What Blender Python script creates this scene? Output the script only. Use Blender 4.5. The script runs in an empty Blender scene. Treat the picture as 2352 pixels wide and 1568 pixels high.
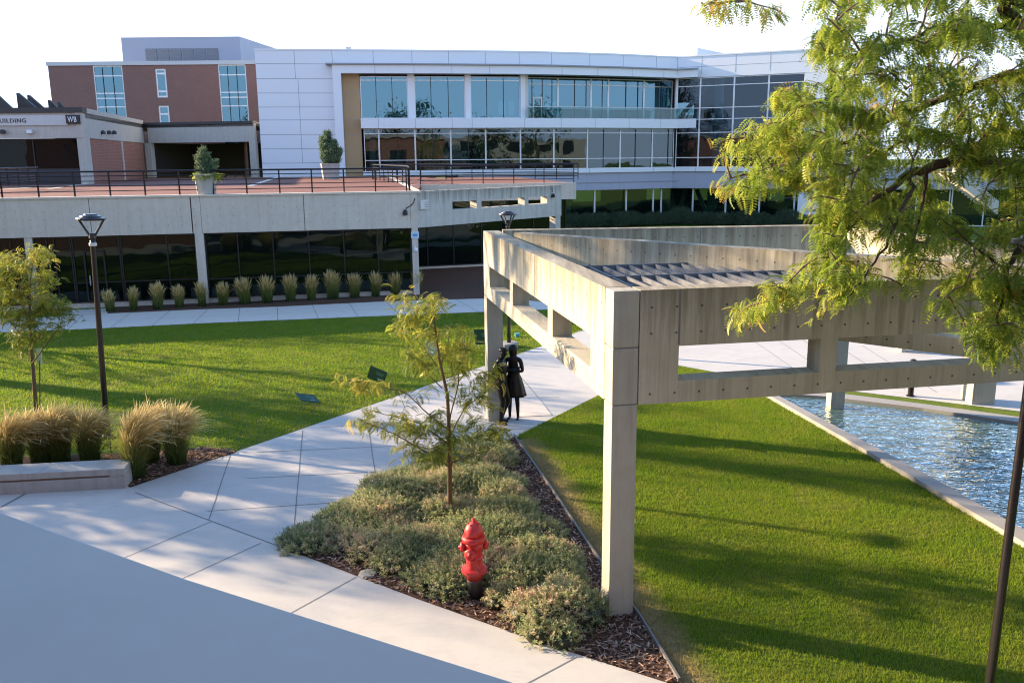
import bpy, math, random
import numpy as np
from mathutils import Vector, Matrix
random.seed(7); RNG = np.random.default_rng(7)
SC = bpy.context.scene
COL = SC.collection
PI = math.pi

# ------------------------------------------------------------------ survey of the place
# camera station: six metres up; picture measures are in a 2352 x 1568 grid
F = 2000.0; CX, CY = 1176.0, 784.0; H = 6.0
PITCH = math.atan((784-360)/F); ROLL = math.radians(0.5)
f_ = Vector((0, math.cos(PITCH), -math.sin(PITCH)))
r0 = Vector((1, 0, 0)); u0 = Vector((0, math.sin(PITCH), math.cos(PITCH)))
r_ = math.cos(ROLL)*r0 - math.sin(ROLL)*u0
u_ = math.sin(ROLL)*r0 + math.cos(ROLL)*u0
def ray(x, y): return f_ + float((x-CX)/F)*r_ - float((y-CY)/F)*u_
def at_h(x, y, z=0.0):
    d = ray(x, y); t = (z-H)/d.z
    return Vector((d.x*t, d.y*t, z))
def at_y(x, y, Y):
    d = ray(x, y); t = Y/d.y
    return Vector((d.x*t, Y, H+d.z*t))
def at_plane(x, y, p, q):
    d = ray(x, y); nx, ny = -(q[1]-p[1]), (q[0]-p[0])
    t = (nx*p[0]+ny*p[1])/(nx*d.x+ny*d.y)
    return Vector((d.x*t, d.y*t, H+d.z*t))
def xy(v): return (v[0], v[1])

SUN_EL = math.radians(17.0); SUN_AZ = math.radians(21.0)     # sun to the left, a little beyond
SUN = Vector((-math.cos(SUN_AZ)*math.cos(SUN_EL), math.sin(SUN_AZ)*math.cos(SUN_EL), math.sin(SUN_EL)))

# ------------------------------------------------------------------ tagging
def tag(o, label=None, cat=None, group=None, kind=None):
    if label: o['label'] = label
    if cat: o['category'] = cat
    if group: o['group'] = group
    if kind: o['kind'] = kind
    return o
def thing(name, loc, label, cat, group=None, rz=0.0):
    o = bpy.data.objects.new(name, None); COL.objects.link(o)
    o.location = loc; o.rotation_euler = (0, 0, rz); o.empty_display_size = 0.3
    tag(o, label, cat, group)
    return o
def children(o): return [c for c in bpy.data.objects if c.parent is o]
def copy_tree(o, parent=None):
    c = o.copy(); COL.objects.link(c)
    if parent: c.parent = parent
    for ch in KIDS.get(o.name, []): copy_tree(ch, c)
    return c
KIDS = {}
def link_child(o, parent):
    if parent is not None:
        o.parent = parent
        KIDS.setdefault(parent.name, []).append(o)
def origin_of(p):
    v = Vector((0, 0, 0))
    while p is not None:
        v += p.location; p = p.parent
    return v

# ------------------------------------------------------------------ mesh builder
def auto_uv(me):
    n = len(me.loops)
    if n == 0: return
    co = np.empty(len(me.vertices)*3, 'f'); me.vertices.foreach_get('co', co); co = co.reshape(-1, 3)
    li = np.empty(n, 'i'); me.loops.foreach_get('vertex_index', li)
    nor = np.empty(len(me.polygons)*3, 'f'); me.polygons.foreach_get('normal', nor); nor = nor.reshape(-1, 3)
    tot = np.empty(len(me.polygons), 'i'); me.polygons.foreach_get('loop_total', tot)
    ln = np.repeat(nor, tot, axis=0); p = co[li]
    tx = -ln[:, 1]; ty = ln[:, 0]; l = np.hypot(tx, ty); l[l < 1e-6] = 1
    u = (p[:, 0]*tx+p[:, 1]*ty)/l; v = p[:, 2].copy()
    flat = np.abs(ln[:, 2]) > 0.7
    u[flat] = p[flat, 0]; v[flat] = p[flat, 1]+100.0
    uv = me.uv_layers.new(name='UVMap')
    uv.data.foreach_set('uv', np.stack([u, v], 1).astype('f').ravel())

class Frame:
    """a straight wall line p->q; s along it, d towards the viewer side, z up"""
    def __init__(s, p, q):
        s.p = Vector((p[0], p[1], 0)); e = Vector((q[0]-p[0], q[1]-p[1], 0)); s.len = e.length
        s.e = e.normalized(); s.n = Vector((s.e.y, -s.e.x, 0))
    def P(s, a, d, z): v = s.p+float(a)*s.e+d*s.n; return Vector((v.x, v.y, z))
    def S(s, ux, uy):
        v = at_plane(ux, uy, s.p, s.p+s.e); return (Vector((v.x, v.y, 0))-s.p).dot(s.e)
    def zz(s, ux, uy): return at_plane(ux, uy, s.p, s.p+s.e).z

class Path:
    """a bent wall line"""
    def __init__(s, pts):
        s.pts = [Vector((p[0], p[1], 0)) for p in pts]; s.c = [0.0]
        for a, b in zip(s.pts, s.pts[1:]): s.c.append(s.c[-1]+(b-a).length)
        es = [(b-a).normalized() for a, b in zip(s.pts, s.pts[1:])]; s.ns = []
        for i in range(len(s.pts)):
            a = es[max(i-1, 0)]; b = es[min(i, len(es)-1)]
            na, nb = Vector((a.y, -a.x, 0)), Vector((b.y, -b.x, 0)); m = (na+nb).normalized()
            s.ns.append(m/max(m.dot(na), .3))
        s.es = es
    def seg(s, a):
        i = 0
        while i < len(s.es)-1 and a > s.c[i+1]: i += 1
        return i
    def P(s, a, d, z):
        i = s.seg(a); L = s.c[i+1]-s.c[i]; t = (a-s.c[i])/L
        v = s.pts[i].lerp(s.pts[i+1], t) + d*(s.ns[i]*(1-t)+s.ns[i+1]*t)
        return Vector((v.x, v.y, z))
    def S(s, ux, uy=300):
        d = ray(ux, uy); best = None
        for i, (a, b) in enumerate(zip(s.pts, s.pts[1:])):
            nx, ny = -(b.y-a.y), b.x-a.x; den = nx*d.x+ny*d.y
            if abs(den) < 1e-9: continue
            t = (nx*a.x+ny*a.y)/den; p = Vector((d.x*t, d.y*t, 0)); k = (p-a).dot(s.es[i])/(b-a).length
            lo = -1e9 if i == 0 else -1e-6; hi = 1e9 if i == len(s.es)-1 else 1+1e-6
            if lo <= k <= hi: best = s.c[i]+k*(b-a).length; break
        return best
    def zz(s, ux, uy):
        a = s.S(ux, uy); p = s.P(a, 0, 0); d = ray(ux, uy); return H+d.z*(p.y/d.y)
    def cuts(s, a, b): return [a]+[c for c in s.c[1:-1] if a+.02 < c < b-.02]+[b]

class MB:
    def __init__(s): s.v = []; s.f = []; s.m = []; s.cur = 0
    def add(s, vs, fs):
        o = len(s.v); s.v.extend([tuple(v) for v in vs])
        for f in fs: s.f.append(tuple(i+o for i in f)); s.m.append(s.cur)
    def hexa(s, p):  # 4 bottom ccw, 4 top
        s.add(p, [(3, 2, 1, 0), (4, 5, 6, 7), (0, 1, 5, 4), (1, 2, 6, 5), (2, 3, 7, 6), (3, 0, 4, 7)])
    def box(s, c, sz, rz=0.0):
        hx, hy, hz = sz[0]/2, sz[1]/2, sz[2]/2; ca, sa = math.cos(rz), math.sin(rz)
        P = lambda x, y, z: (c[0]+x*ca-y*sa, c[1]+x*sa+y*ca, c[2]+z)
        s.hexa([P(-hx, -hy, -hz), P(hx, -hy, -hz), P(hx, hy, -hz), P(-hx, hy, -hz),
                P(-hx, -hy, hz), P(hx, -hy, hz), P(hx, hy, hz), P(-hx, hy, hz)])
    def obox(s, fr, a0, a1, d0, d1, z0, z1):
        P = fr.P
        s.hexa([P(a0, d1, z0), P(a1, d1, z0), P(a1, d0, z0), P(a0, d0, z0),
                P(a0, d1, z1), P(a1, d1, z1), P(a1, d0, z1), P(a0, d0, z1)])
    def band(s, pa, a0, a1, d0, d1, z0, z1):
        cs = pa.cuts(a0, a1); n = len(cs); vs = []
        for a in cs: vs += [pa.P(a, d1, z0), pa.P(a, d1, z1), pa.P(a, d0, z1), pa.P(a, d0, z0)]
        fs = [(0, 1, 2, 3), tuple((n-1)*4+k for k in (3, 2, 1, 0))]
        for i in range(n-1):
            for k in range(4):
                l = (k+1) % 4; fs.append((i*4+l, i*4+k, (i+1)*4+k, (i+1)*4+l))
        s.add(vs, fs)
    def prism(s, poly, z0, z1):
        a = sum(poly[i][0]*poly[(i+1) % len(poly)][1]-poly[(i+1) % len(poly)][0]*poly[i][1] for i in range(len(poly)))
        if a < 0: poly = poly[::-1]
        n = len(poly)
        s.add([(p[0], p[1], z0) for p in poly]+[(p[0], p[1], z1) for p in poly],
              [tuple(range(n))[::-1], tuple(range(n, 2*n))]+[(i, (i+1) % n, n+(i+1) % n, n+i) for i in range(n)])
    def sheet(s, poly, z):
        a = sum(poly[i][0]*poly[(i+1) % len(poly)][1]-poly[(i+1) % len(poly)][0]*poly[i][1] for i in range(len(poly)))
        if a < 0: poly = poly[::-1]
        s.add([(p[0], p[1], z) for p in poly], [tuple(range(len(poly)))])
    def strip(s, p, q, w, z):
        p = Vector((p[0], p[1], 0)); q = Vector((q[0], q[1], 0)); e = (q-p).normalized(); n = Vector((-e.y, e.x, 0))*w/2
        s.add([(v.x, v.y, z) for v in (p-n, q-n, q+n, p+n)], [(0, 1, 2, 3)])
    def bar(s, p, q, w, h):
        p = Vector(p); q = Vector(q); e = (q-p).normalized()
        up = Vector((0, 0, 1)) if abs(e.z) < .95 else Vector((0, 1, 0))
        a = e.cross(up).normalized()*w/2; b = a.cross(e).normalized()*h/2
        s.hexa([p-a-b, p+a-b, q+a-b, q-a-b, p-a+b, p+a+b, q+a+b, q-a+b])
    def tube(s, pts, rad, n=6, cap=True):
        pts = [Vector(p) for p in pts]; m = len(pts)
        if not hasattr(rad, '__len__'): rad = [rad]*m
        vs = []; fs = []; a = None
        for i, p in enumerate(pts):
            t = (pts[min(i+1, m-1)]-pts[max(i-1, 0)]).normalized()
            if a is None:
                a = t.cross(Vector((0, 0, 1)) if abs(t.z) < .9 else Vector((1, 0, 0))).normalized()
            else:
                a = (a-t*a.dot(t)).normalized()
            b = t.cross(a)
            for k in range(n):
                w = 2*PI*k/n; vs.append(p+(a*math.cos(w)+b*math.sin(w))*rad[i])
        for i in range(m-1):
            for k in range(n):
                l = (k+1) % n; fs.append((i*n+k, i*n+l, (i+1)*n+l, (i+1)*n+k))
        if cap: fs += [tuple(range(n))[::-1], tuple((m-1)*n+k for k in range(n))]
        s.add(vs, fs)
    def lathe(s, prof, n=20, c=(0, 0, 0), axis=None):
        """profile of (radius, height) turned about axis (default up)"""
        az = Vector(axis or (0, 0, 1)).normalized()
        ax = az.orthogonal().normalized(); ay = az.cross(ax); c = Vector(c); vs = []; fs = []
        for r, z in prof:
            for k in range(n):
                w = 2*PI*k/n; vs.append(c+ax*(r*math.cos(w))+ay*(r*math.sin(w))+az*z)
        for i in range(len(prof)-1):
            for k in range(n):
                l = (k+1) % n; fs.append((i*n+k, i*n+l, (i+1)*n+l, (i+1)*n+k))
        fs += [tuple(range(n))[::-1], tuple((len(prof)-1)*n+k for k in range(n))]
        s.add(vs, fs)
    def build(s, name, mats, parent=None, smooth=False, bevel=0.0, loc=None):
        if not isinstance(mats, (list, tuple)): mats = [mats]
        o0 = Vector(loc) if loc is not None else origin_of(parent)
        me = bpy.data.meshes.new(name)
        me.from_pydata([(v[0]-o0.x, v[1]-o0.y, v[2]-o0.z) for v in s.v], [], s.f)
        for m in mats: me.materials.append(m)
        if len(mats) > 1: me.polygons.foreach_set('material_index', s.m)
        me.update(); auto_uv(me)
        if smooth: me.polygons.foreach_set('use_smooth', [True]*len(me.polygons))
        o = bpy.data.objects.new(name, me); COL.objects.link(o)
        if loc is not None: o.location = loc
        link_child(o, parent)
        if bevel:
            b = o.modifiers.new('bevel', 'BEVEL'); b.width = bevel; b.segments = 2; b.limit_method = 'ANGLE'; b.angle_limit = math.radians(50)
        return o

def mesh_np(name, V, Fc, mat, parent=None, tint=None, loc=None, mats=None, mi=None):
    """big meshes: V (n,3), Fc (m,k)"""
    o0 = np.array(loc if loc is not None else origin_of(parent), 'f')
    V = (np.asarray(V, 'f')-o0); Fc = np.asarray(Fc, 'i'); m, k = Fc.shape
    me = bpy.data.meshes.new(name)
    me.vertices.add(len(V)); me.vertices.foreach_set('co', V.ravel())
    me.loops.add(m*k); me.loops.foreach_set('vertex_index', Fc.ravel())
    me.polygons.add(m); me.polygons.foreach_set('loop_start', np.arange(0, m*k, k, dtype='i'))
    me.polygons.foreach_set('loop_total', np.full(m, k, 'i'))
    for q in (mats or [mat]): me.materials.append(q)
    if mi is not None: me.polygons.foreach_set('material_index', np.asarray(mi, 'i'))
    me.update(calc_edges=True)
    if tint is not None:
        at = me.attributes.new('tint', 'FLOAT', 'POINT'); at.data.foreach_set('value', np.asarray(tint, 'f'))
    o = bpy.data.objects.new(name, me); COL.objects.link(o)
    if loc is not None: o.location = loc
    link_child(o, parent)
    return o

# ------------------------------------------------------------------ materials
class NT:
    def __init__(s, name):
        s.mat = bpy.data.materials.new(name); s.mat.use_nodes = True
        s.t = s.mat.node_tree; s.t.nodes.clear()
        s.out = s.t.nodes.new('ShaderNodeOutputMaterial')
    def n(s, typ, ins=None, **at):
        nd = s.t.nodes.new('ShaderNode'+typ)
        for k, v in at.items(): setattr(nd, k, v)
        for k, v in (ins or {}).items():
            sock = nd.inputs[k]
            if isinstance(v, bpy.types.NodeSocket): s.t.links.new(v, sock)
            elif isinstance(v, bpy.types.Node): s.t.links.new(v.outputs[0], sock)
            elif isinstance(v, (tuple, list)) and len(v) == 3 and len(sock.default_value) == 4: sock.default_value = (*v, 1)
            else: sock.default_value = v
        return nd
    def ramp(s, fac, stops, interp='LINEAR'):
        nd = s.t.nodes.new('ShaderNodeValToRGB'); e = nd.color_ramp.elements; nd.color_ramp.interpolation = interp
        while len(e) < len(stops): e.new(0.5)
        for q, (p, c) in zip(e, stops):
            q.position = p; q.color = (*c, 1) if len(c) == 3 else c
        s.t.links.new(fac if isinstance(fac, bpy.types.NodeSocket) else fac.outputs[0], nd.inputs[0])
        return nd.outputs[0]
    def math(s, op, a, b=0.0, c=0.0, clamp=False):
        nd = s.n('Math', operation=op, use_clamp=clamp)
        for i, v in enumerate((a, b, c)):
            if isinstance(v, bpy.types.NodeSocket): s.t.links.new(v, nd.inputs[i])
            else: nd.inputs[i].default_value = v
        return nd.outputs[0]
    def mix(s, fac, a, b, typ='MIX'):
        nd = s.n('Mix', data_type='RGBA', blend_type=typ)
        for i, v in ((0, fac), (6, a), (7, b)):
            if isinstance(v, bpy.types.NodeSocket): s.t.links.new(v, nd.inputs[i])
            elif i == 0: nd.inputs[i].default_value = v
            else: nd.inputs[i].default_value = (*v, 1)
        return nd.outputs[2]
    def noise(s, vec, scale, detail=4, rough=.6, dist=0.0):
        nd = s.n('TexNoise', {'Scale': scale, 'Detail': detail, 'Roughness': rough, 'Distortion': dist})
        if vec is not None: s.t.links.new(vec, nd.inputs['Vector'])
        return nd.outputs[0]
    def scaled(s, vec, sc):
        nd = s.n('Mapping', {'Vector': vec}); nd.inputs['Scale'].default_value = sc; return nd.outputs[0]
    def pos(s): return s.n('NewGeometry').outputs['Position']
    def uv(s): return s.n('UVMap').outputs[0]
    def obj(s): return s.n('TexCoord').outputs['Object']
    def bump(s, h, strength=.3, dist=.01):
        return s.n('Bump', {'Height': h, 'Strength': strength, 'Distance': dist}).outputs[0]
    def bsdf(s, **k):
        ren = {'spec': 'Specular IOR Level', 'color': 'Base Color', 'rough': 'Roughness', 'metal': 'Metallic', 'normal': 'Normal', 'coat': 'Coat Weight'}
        return s.n('BsdfPrincipled', {ren.get(a, a): b for a, b in k.items()})
    def done(s, sh):
        s.t.links.new(sh.outputs[0] if isinstance(sh, bpy.types.Node) else sh, s.out.inputs[0]); return s.mat

def plain(name, col, rough=.6, metal=0.0, var=.12, scale=6.0, spec=.5, coat=0.0):
    t = NT(name); n = t.noise(t.obj(), scale, 5)
    c = t.mix(n, tuple(x*(1-var) for x in col), tuple(min(1, x*(1+var)) for x in col))
    r = t.ramp(n, [(.3, (rough*.85,)*3), (.7, (min(1, rough*1.15),)*3)])
    return t.done(t.bsdf(color=c, rough=r, metal=metal, spec=spec, coat=coat))

def concrete(name, base, streak=.5, holes=None, rows=(), board=True, warm=(1, 1, 1), topdark=0.0, rough=.85):
    t = NT(name); uv = t.uv(); P = t.pos()
    big = t.noise(P, .55, 5, .6); fine = t.noise(P, 30, 4, .7); mid = t.noise(P, 4, 5, .65)
    st = t.noise(t.scaled(uv, (4.5, .25, 1)), 1.0, 6, .7)
    st2 = t.noise(t.scaled(uv, (22.0, .5, 1)), 1.0, 3, .6)
    c = t.mix(big, tuple(x*.82 for x in base), tuple(x*1.12 for x in base))
    c = t.mix(t.ramp(mid, [(.35, (0, 0, 0)), (.7, (1, 1, 1))]), c, tuple(x*.86*w for x, w in zip(base, (1.02, 1, .95))))
    sm = t.math('MULTIPLY', t.ramp(st, [(.48, (0, 0, 0)), (.72, (1, 1, 1))]), streak)
    c = t.mix(sm, c, tuple(x*.42 for x in base))
    lm = t.math('MULTIPLY', t.ramp(st2, [(.58, (0, 0, 0)), (.75, (1, 1, 1))]), streak*.55)
    c = t.mix(lm, c, tuple(min(.8, x*1.5) for x in base))
    if topdark:
        sep = t.n('SeparateXYZ', {'Vector': P}).outputs[2]
        k = t.math('MULTIPLY', t.ramp(t.math('ADD', t.math('MULTIPLY', st, 1.5), t.math('MULTIPLY', t.math('SUBTRACT', sep, topdark), .55)), [(.46, (0, 0, 0)), (.86, (1, 1, 1))]), .85)
        c = t.mix(k, c, (base[0]*.36, base[1]*.32, base[2]*.27))
    if board:
        sp = t.n('SeparateXYZ', {'Vector': uv}).outputs[0]
        w = t.math('FRACT', t.math('MULTIPLY', sp, 1/.61))
        ln = t.math('LESS_THAN', w, .018)
        c = t.mix(t.math('MULTIPLY', ln, .28), c, tuple(x*.45 for x in base))
    if holes:
        s2 = t.n('SeparateXYZ', {'Vector': uv}); U, V = s2.outputs[0], s2.outputs[1]
        du = t.math('MULTIPLY', t.math('SUBTRACT', t.math('FRACT', t.math('DIVIDE', U, holes)), .5), holes)
        m = None
        for z in rows:
            d = t.math('SQRT', t.math('ADD', t.math('MULTIPLY', du, du), t.math('POWER', t.math('SUBTRACT', V, z), 2.0)))
            k = t.math('LESS_THAN', d, .016); m = k if m is None else t.math('MAXIMUM', m, k)
        c = t.mix(t.math('MULTIPLY', m, .85), c, (.04, .035, .03))
    c = t.mix(t.math('MULTIPLY', fine, .22), c, tuple(x*.6 for x in base))
    b = t.bump(t.math('ADD', fine, t.math('MULTIPLY', mid, .8)), .35, .012)
    return t.done(t.bsdf(color=c, rough=rough, normal=b, spec=.3))

def paving(name, a, b, dirt=.25):
    t = NT(name); P = t.pos()
    n1 = t.noise(P, .35, 6, .6); n2 = t.noise(P, 3.2, 6, .7); n3 = t.noise(P, 60, 3, .7); n4 = t.noise(t.scaled(P, (1, 1, 1)), 1.1, 8, .75, 1.2)
    c = t.mix(n1, a, b)
    c = t.mix(t.math('MULTIPLY', t.ramp(n4, [(.5, (0, 0, 0)), (.75, (1, 1, 1))]), dirt), c, tuple(x*.62 for x in a))
    c = t.mix(t.math('MULTIPLY', t.ramp(n2, [(.42, (0, 0, 0)), (.7, (1, 1, 1))]), .14), c, tuple(x*.7 for x in a))
    c = t.mix(t.math('MULTIPLY', n3, .16), c, tuple(x*.5 for x in a))
    ln_ = t.noise(t.scaled(P, (.6, 2.2, 1)), 2.3, 7, .75, .8)
    c = t.mix(t.math('MULTIPLY', t.ramp(ln_, [(.5, (0, 0, 0)), (.8, (1, 1, 1))]), .22), c, tuple(x*.58 for x in a))
    sp = t.n('TexVoronoi', {'Vector': P, 'Scale': 1.3}).outputs['Distance']
    c = t.mix(t.math('LESS_THAN', sp, .022), c, (.10, .09, .08))
    return t.done(t.bsdf(color=c, rough=.8, normal=t.bump(n3, .15, .004), spec=.3))

def glass(name, tint, refl=.3, through=.6, refl_tint=(.85, .95, 1.0), wob=.35, body=(.01, .014, .014)):
    """coated window glass: part mirror, part tinted clear, part dark body; panes slightly out of true"""
    t = NT(name); P = t.pos()
    n = t.noise(P, wob, 2, .5)
    bp = t.bump(n, .10, .12)
    gl = t.n('BsdfGlossy', {'Color': refl_tint, 'Roughness': .012, 'Normal': bp})
    tr = t.n('BsdfTransparent', {'Color': tint})
    df = t.n('BsdfDiffuse', {'Color': body})
    m1 = t.n('MixShader', {0: through, 1: df, 2: tr})
    fr = t.n('LayerWeight', {'Blend': .25}).outputs['Facing']
    k = t.math('ADD', refl, t.math('MULTIPLY', t.math('POWER', fr, 4.0), .5), clamp=True)
    return t.done(t.n('MixShader', {0: k, 1: m1, 2: gl}))

def brick(name, a, b, mortar, scale=1.0, uvspace=True, bw=.2, bh=.068):
    t = NT(name); uv = t.uv(); P = t.pos()
    br = t.n('TexBrick', {'Vector': uv, 'Color1': a, 'Color2': b, 'Mortar': mortar, 'Scale': scale, 'Mortar Size': .008, 'Brick Width': bw, 'Row Height': bh, 'Bias': -.2})
    n = t.noise(P, .8, 5, .6)
    c = t.mix(t.math('MULTIPLY', n, .45), br.outputs[0], tuple(x*.6 for x in a))
    return t.done(t.bsdf(color=c, rough=.85, spec=.2))

DRY_A = at_h(1185, 1005); DRY_B = at_h(1560, 1568)
def dry_mask(t, P):
    e = (DRY_B-DRY_A).normalized(); n = Vector((e.y, -e.x, 0))
    if n.x < 0: n = -n
    rel = t.n('VectorMath', {0: P, 1: tuple(DRY_A)}, operation='SUBTRACT').outputs[0]
    d = t.n('VectorMath', {0: rel, 1: tuple(n)}, operation='DOT_PRODUCT').outputs['Value']
    s = t.n('VectorMath', {0: rel, 1: tuple(e)}, operation='DOT_PRODUCT').outputs['Value']
    w = t.noise(P, 1.7, 4, .6)
    dd = t.math('ADD', d, t.math('MULTIPLY', w, -.55))
    m = t.ramp(t.math('ADD', dd, .5), [(.42, (1, 1, 1)), (.82, (0, 0, 0))])
    inr = t.math('MULTIPLY', t.math('GREATER_THAN', s, .15), t.math('LESS_THAN', s, 9.5))
    return t.math('MULTIPLY', t.math('MULTIPLY', m, inr), t.math('GREATER_THAN', d, -.1))
def lawn_colour(t, P, dark, light, dry, k=1.0):
    n1 = t.noise(P, .25, 5, .6); n2 = t.noise(P, 1.6, 6, .65); n3 = t.noise(P, 22, 4, .7)
    c = t.mix(n1, dark, light)
    c = t.mix(t.math('MULTIPLY', t.ramp(n2, [(.42, (0, 0, 0)), (.70, (1, 1, 1))]), .6*k), c, dry)
    n4 = t.noise(P, .55, 6, .7, .8)
    c = t.mix(t.math('MULTIPLY', t.ramp(n4, [(.56, (0, 0, 0)), (.72, (1, 1, 1))]), .55*k), c, (.36, .29, .10))
    c = t.mix(t.math('MULTIPLY', n3, .35), c, tuple(x*.45 for x in dark))
    return t.mix(t.math('MULTIPLY', dry_mask(t, P), .9), c, (.40, .29, .15))
def lawn_mat():
    t = NT('lawn_turf'); P = t.pos()
    c = lawn_colour(t, P, (.075, .135, .012), (.135, .20, .02), (.22, .22, .04))
    b = t.bump(t.noise(P, 45, 5, .75), .9, .04)
    return t.done(t.bsdf(color=c, rough=.9, normal=b, spec=.15))
def blade_mat():
    t = NT('grass_blades'); P = t.pos()
    c = lawn_colour(t, P, (.17, .29, .012), (.29, .41, .02), (.40, .38, .05), .9)
    tn = t.n('Attribute', attribute_name='tint').outputs['Fac']
    c = t.mix(t.math('MULTIPLY', tn, .5), c, (.24, .27, .06))
    d = t.bsdf(color=c, rough=.7, spec=.08); tr = t.n('BsdfTranslucent', {'Color': c})
    return t.done(t.n('MixShader', {0: .5, 1: d, 2: tr}))
def leaf_mat(name, stops, transl=.4, rough=.5):
    t = NT(name)
    tn = t.n('Attribute', attribute_name='tint').outputs['Fac']
    c = t.ramp(tn, stops)
    d = t.bsdf(color=c, rough=rough, spec=.35); tr = t.n('BsdfTranslucent', {'Color': c})
    return t.done(t.n('MixShader', {0: transl, 1: d, 2: tr}))
def bark_mat(name, a, b):
    t = NT(name); P = t.obj(); n = t.noise(t.scaled(P, (9, 9, 2.5)), 3, 6, .7)
    return t.done(t.bsdf(color=t.mix(n, a, b), rough=.85, normal=t.bump(n, .6, .01), spec=.2))

M = {}
M['beam'] = concrete('weathered_concrete', (.56, .50, .375), .68, .33, (3.05, 3.83, 4.16), topdark=4.3)
M['column'] = concrete('column_concrete', (.48, .44, .35), .5, None, (), board=False)
M['podium'] = concrete('podium_concrete', (.68, .60, .50), .3, .52, (3.35, 3.68, 4.0), board=False)
M['porch'] = concrete('porch_concrete', (.56, .53, .47), .6, None, (), board=False, topdark=4.5)
M['bench'] = concrete('seat_concrete', (.43, .42, .385), .45, None, (), board=False)
M['wb'] = concrete('parapet_concrete', (.56, .52, .46), .3, None, (), board=False)
M['glass_gnd'] = glass('ground_floor_glass', (.42, .55, .48), .10, .75, (.75, .9, .85))
M['joint'] = plain('dark_joint', (.19, .18, .165), .9)
M['pave'] = paving('plaza_paving', (.50, .47, .42), (.61, .575, .515), .28)
M['pave_path'] = paving('path_paving', (.46, .44, .405), (.59, .56, .515), .28)
M['pave_walk'] = paving('sidewalk_paving', (.66, .58, .49), (.72, .64, .55), .2)
M['kerb'] = paving('kerb_concrete', (.30, .285, .26), (.37, .35, .32), .35)
M['lawn'] = lawn_mat(); M['blade'] = blade_mat()
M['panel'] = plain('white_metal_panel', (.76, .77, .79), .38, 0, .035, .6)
M['panel_grey'] = plain('grey_metal_panel', (.38, .39, .46), .45, 0, .04, .6)  # darker metal for soffit band, roofs and plant room
M['panel_joint'] = plain('panel_joint', (.30, .31, .33), .7)
M['brown'] = plain('tan_wood_panel', (.46, .30, .15), .6, 0, .08, 1.5)
M['mullion'] = plain('aluminium_mullion', (.70, .71, .72), .35, .3, .04)
M['darkframe'] = plain('dark_bronze_frame', (.025, .025, .025), .4, .4)
M['glass_up'] = glass('blue_coated_glass', (.22, .42, .46), .22, .45, (.38, .70, .88), body=(.012, .05, .055))
M['glass_low'] = glass('tinted_green_glass', (.48, .64, .60), .085, .72, (.7, .85, .95))
M['glass_pod'] = glass('dark_green_glass', (.16, .24, .21), .032, .6, (.66, .85, .80), body=(.008, .012, .01), wob=.5)
M['glass_wb'] = glass('dark_bronze_glass', (.10, .09, .08), .015, .4, (.8, .8, .75))
M['glass_wing'] = glass('navy_glass', (.42, .56, .62), .05, .8, (.7, .85, 1.0), body=(.006, .012, .022))
M['glass_rail'] = glass('balcony_glass', (.55, .74, .74), .06, .9, (.8, .95, 1.0))
M['brick'] = brick('brown_brick', (.28, .145, .12), (.235, .12, .095), (.26, .18, .155), 1.0)
M['brick_wb'] = brick('red_brick', (.36, .15, .10), (.27, .11, .075), (.40, .30, .25), 1.0, bw=.3, bh=.1)
M['deck'] = brick('red_brick_paving', (.27, .12, .09), (.21, .09, .07), (.20, .13, .11), 1.0, bw=.3, bh=.1)
M['dark'] = plain('dark_fascia', (.035, .033, .032), .5)
M['void'] = plain('dark_interior', (.03, .028, .026), .9)
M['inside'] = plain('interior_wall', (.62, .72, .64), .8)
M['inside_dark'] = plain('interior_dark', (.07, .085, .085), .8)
M['inside_floor'] = plain('interior_floor', (.20, .18, .16), .5)
M['inside_ceiling'] = plain('interior_ceiling', (.55, .6, .58), .9)
M['teal'] = plain('interior_column_paint', (.62, .80, .80), .6)
M['black'] = plain('black_metal', (.022, .021, .022), .38, .5, .2)
M['bronze_pole'] = plain('brown_metal', (.027, .021, .019), .36, .5, .12, 20, coat=.3)
M['lens'] = plain('frosted_lens', (.55, .55, .52), .4)
M['white'] = plain('white_paint', (.8, .8, .8), .5)
M['signgreen'] = plain('green_sign', (.004, .05, .018), .55)
M['grey_metal'] = plain('grey_metal', (.45, .46, .47), .4, .4)
M['louvre'] = plain('louvre_metal', (.27, .28, .31), .5, .3)
M['beige_metal'] = plain('beige_metal', (.62, .58, .53), .5)
M['red'] = None
M['water'] = None
# ================================================================== GROUND
def struct(mb, name, mats, loc=None, **k):
    o = mb.build(name, mats, None, loc=loc, **k); o['kind'] = 'structure'; return o
G = lambda x, y: xy(at_h(x, y))
m = MB(); m.sheet([(-700, -250), (700, -250), (700, 900), (-700, 900)], 0.0); struct(m, 'lawn', M['lawn'])

bed_tip = G(644, 1257); bed_front = [G(644, 1257), G(800, 1316), G(963, 1378), G(1110, 1430), G(1260, 1482), G(1400, 1527), G(1530, 1568)]
path_l0, path_l1 = G(299, 1120), G(1241, 796)
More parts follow.
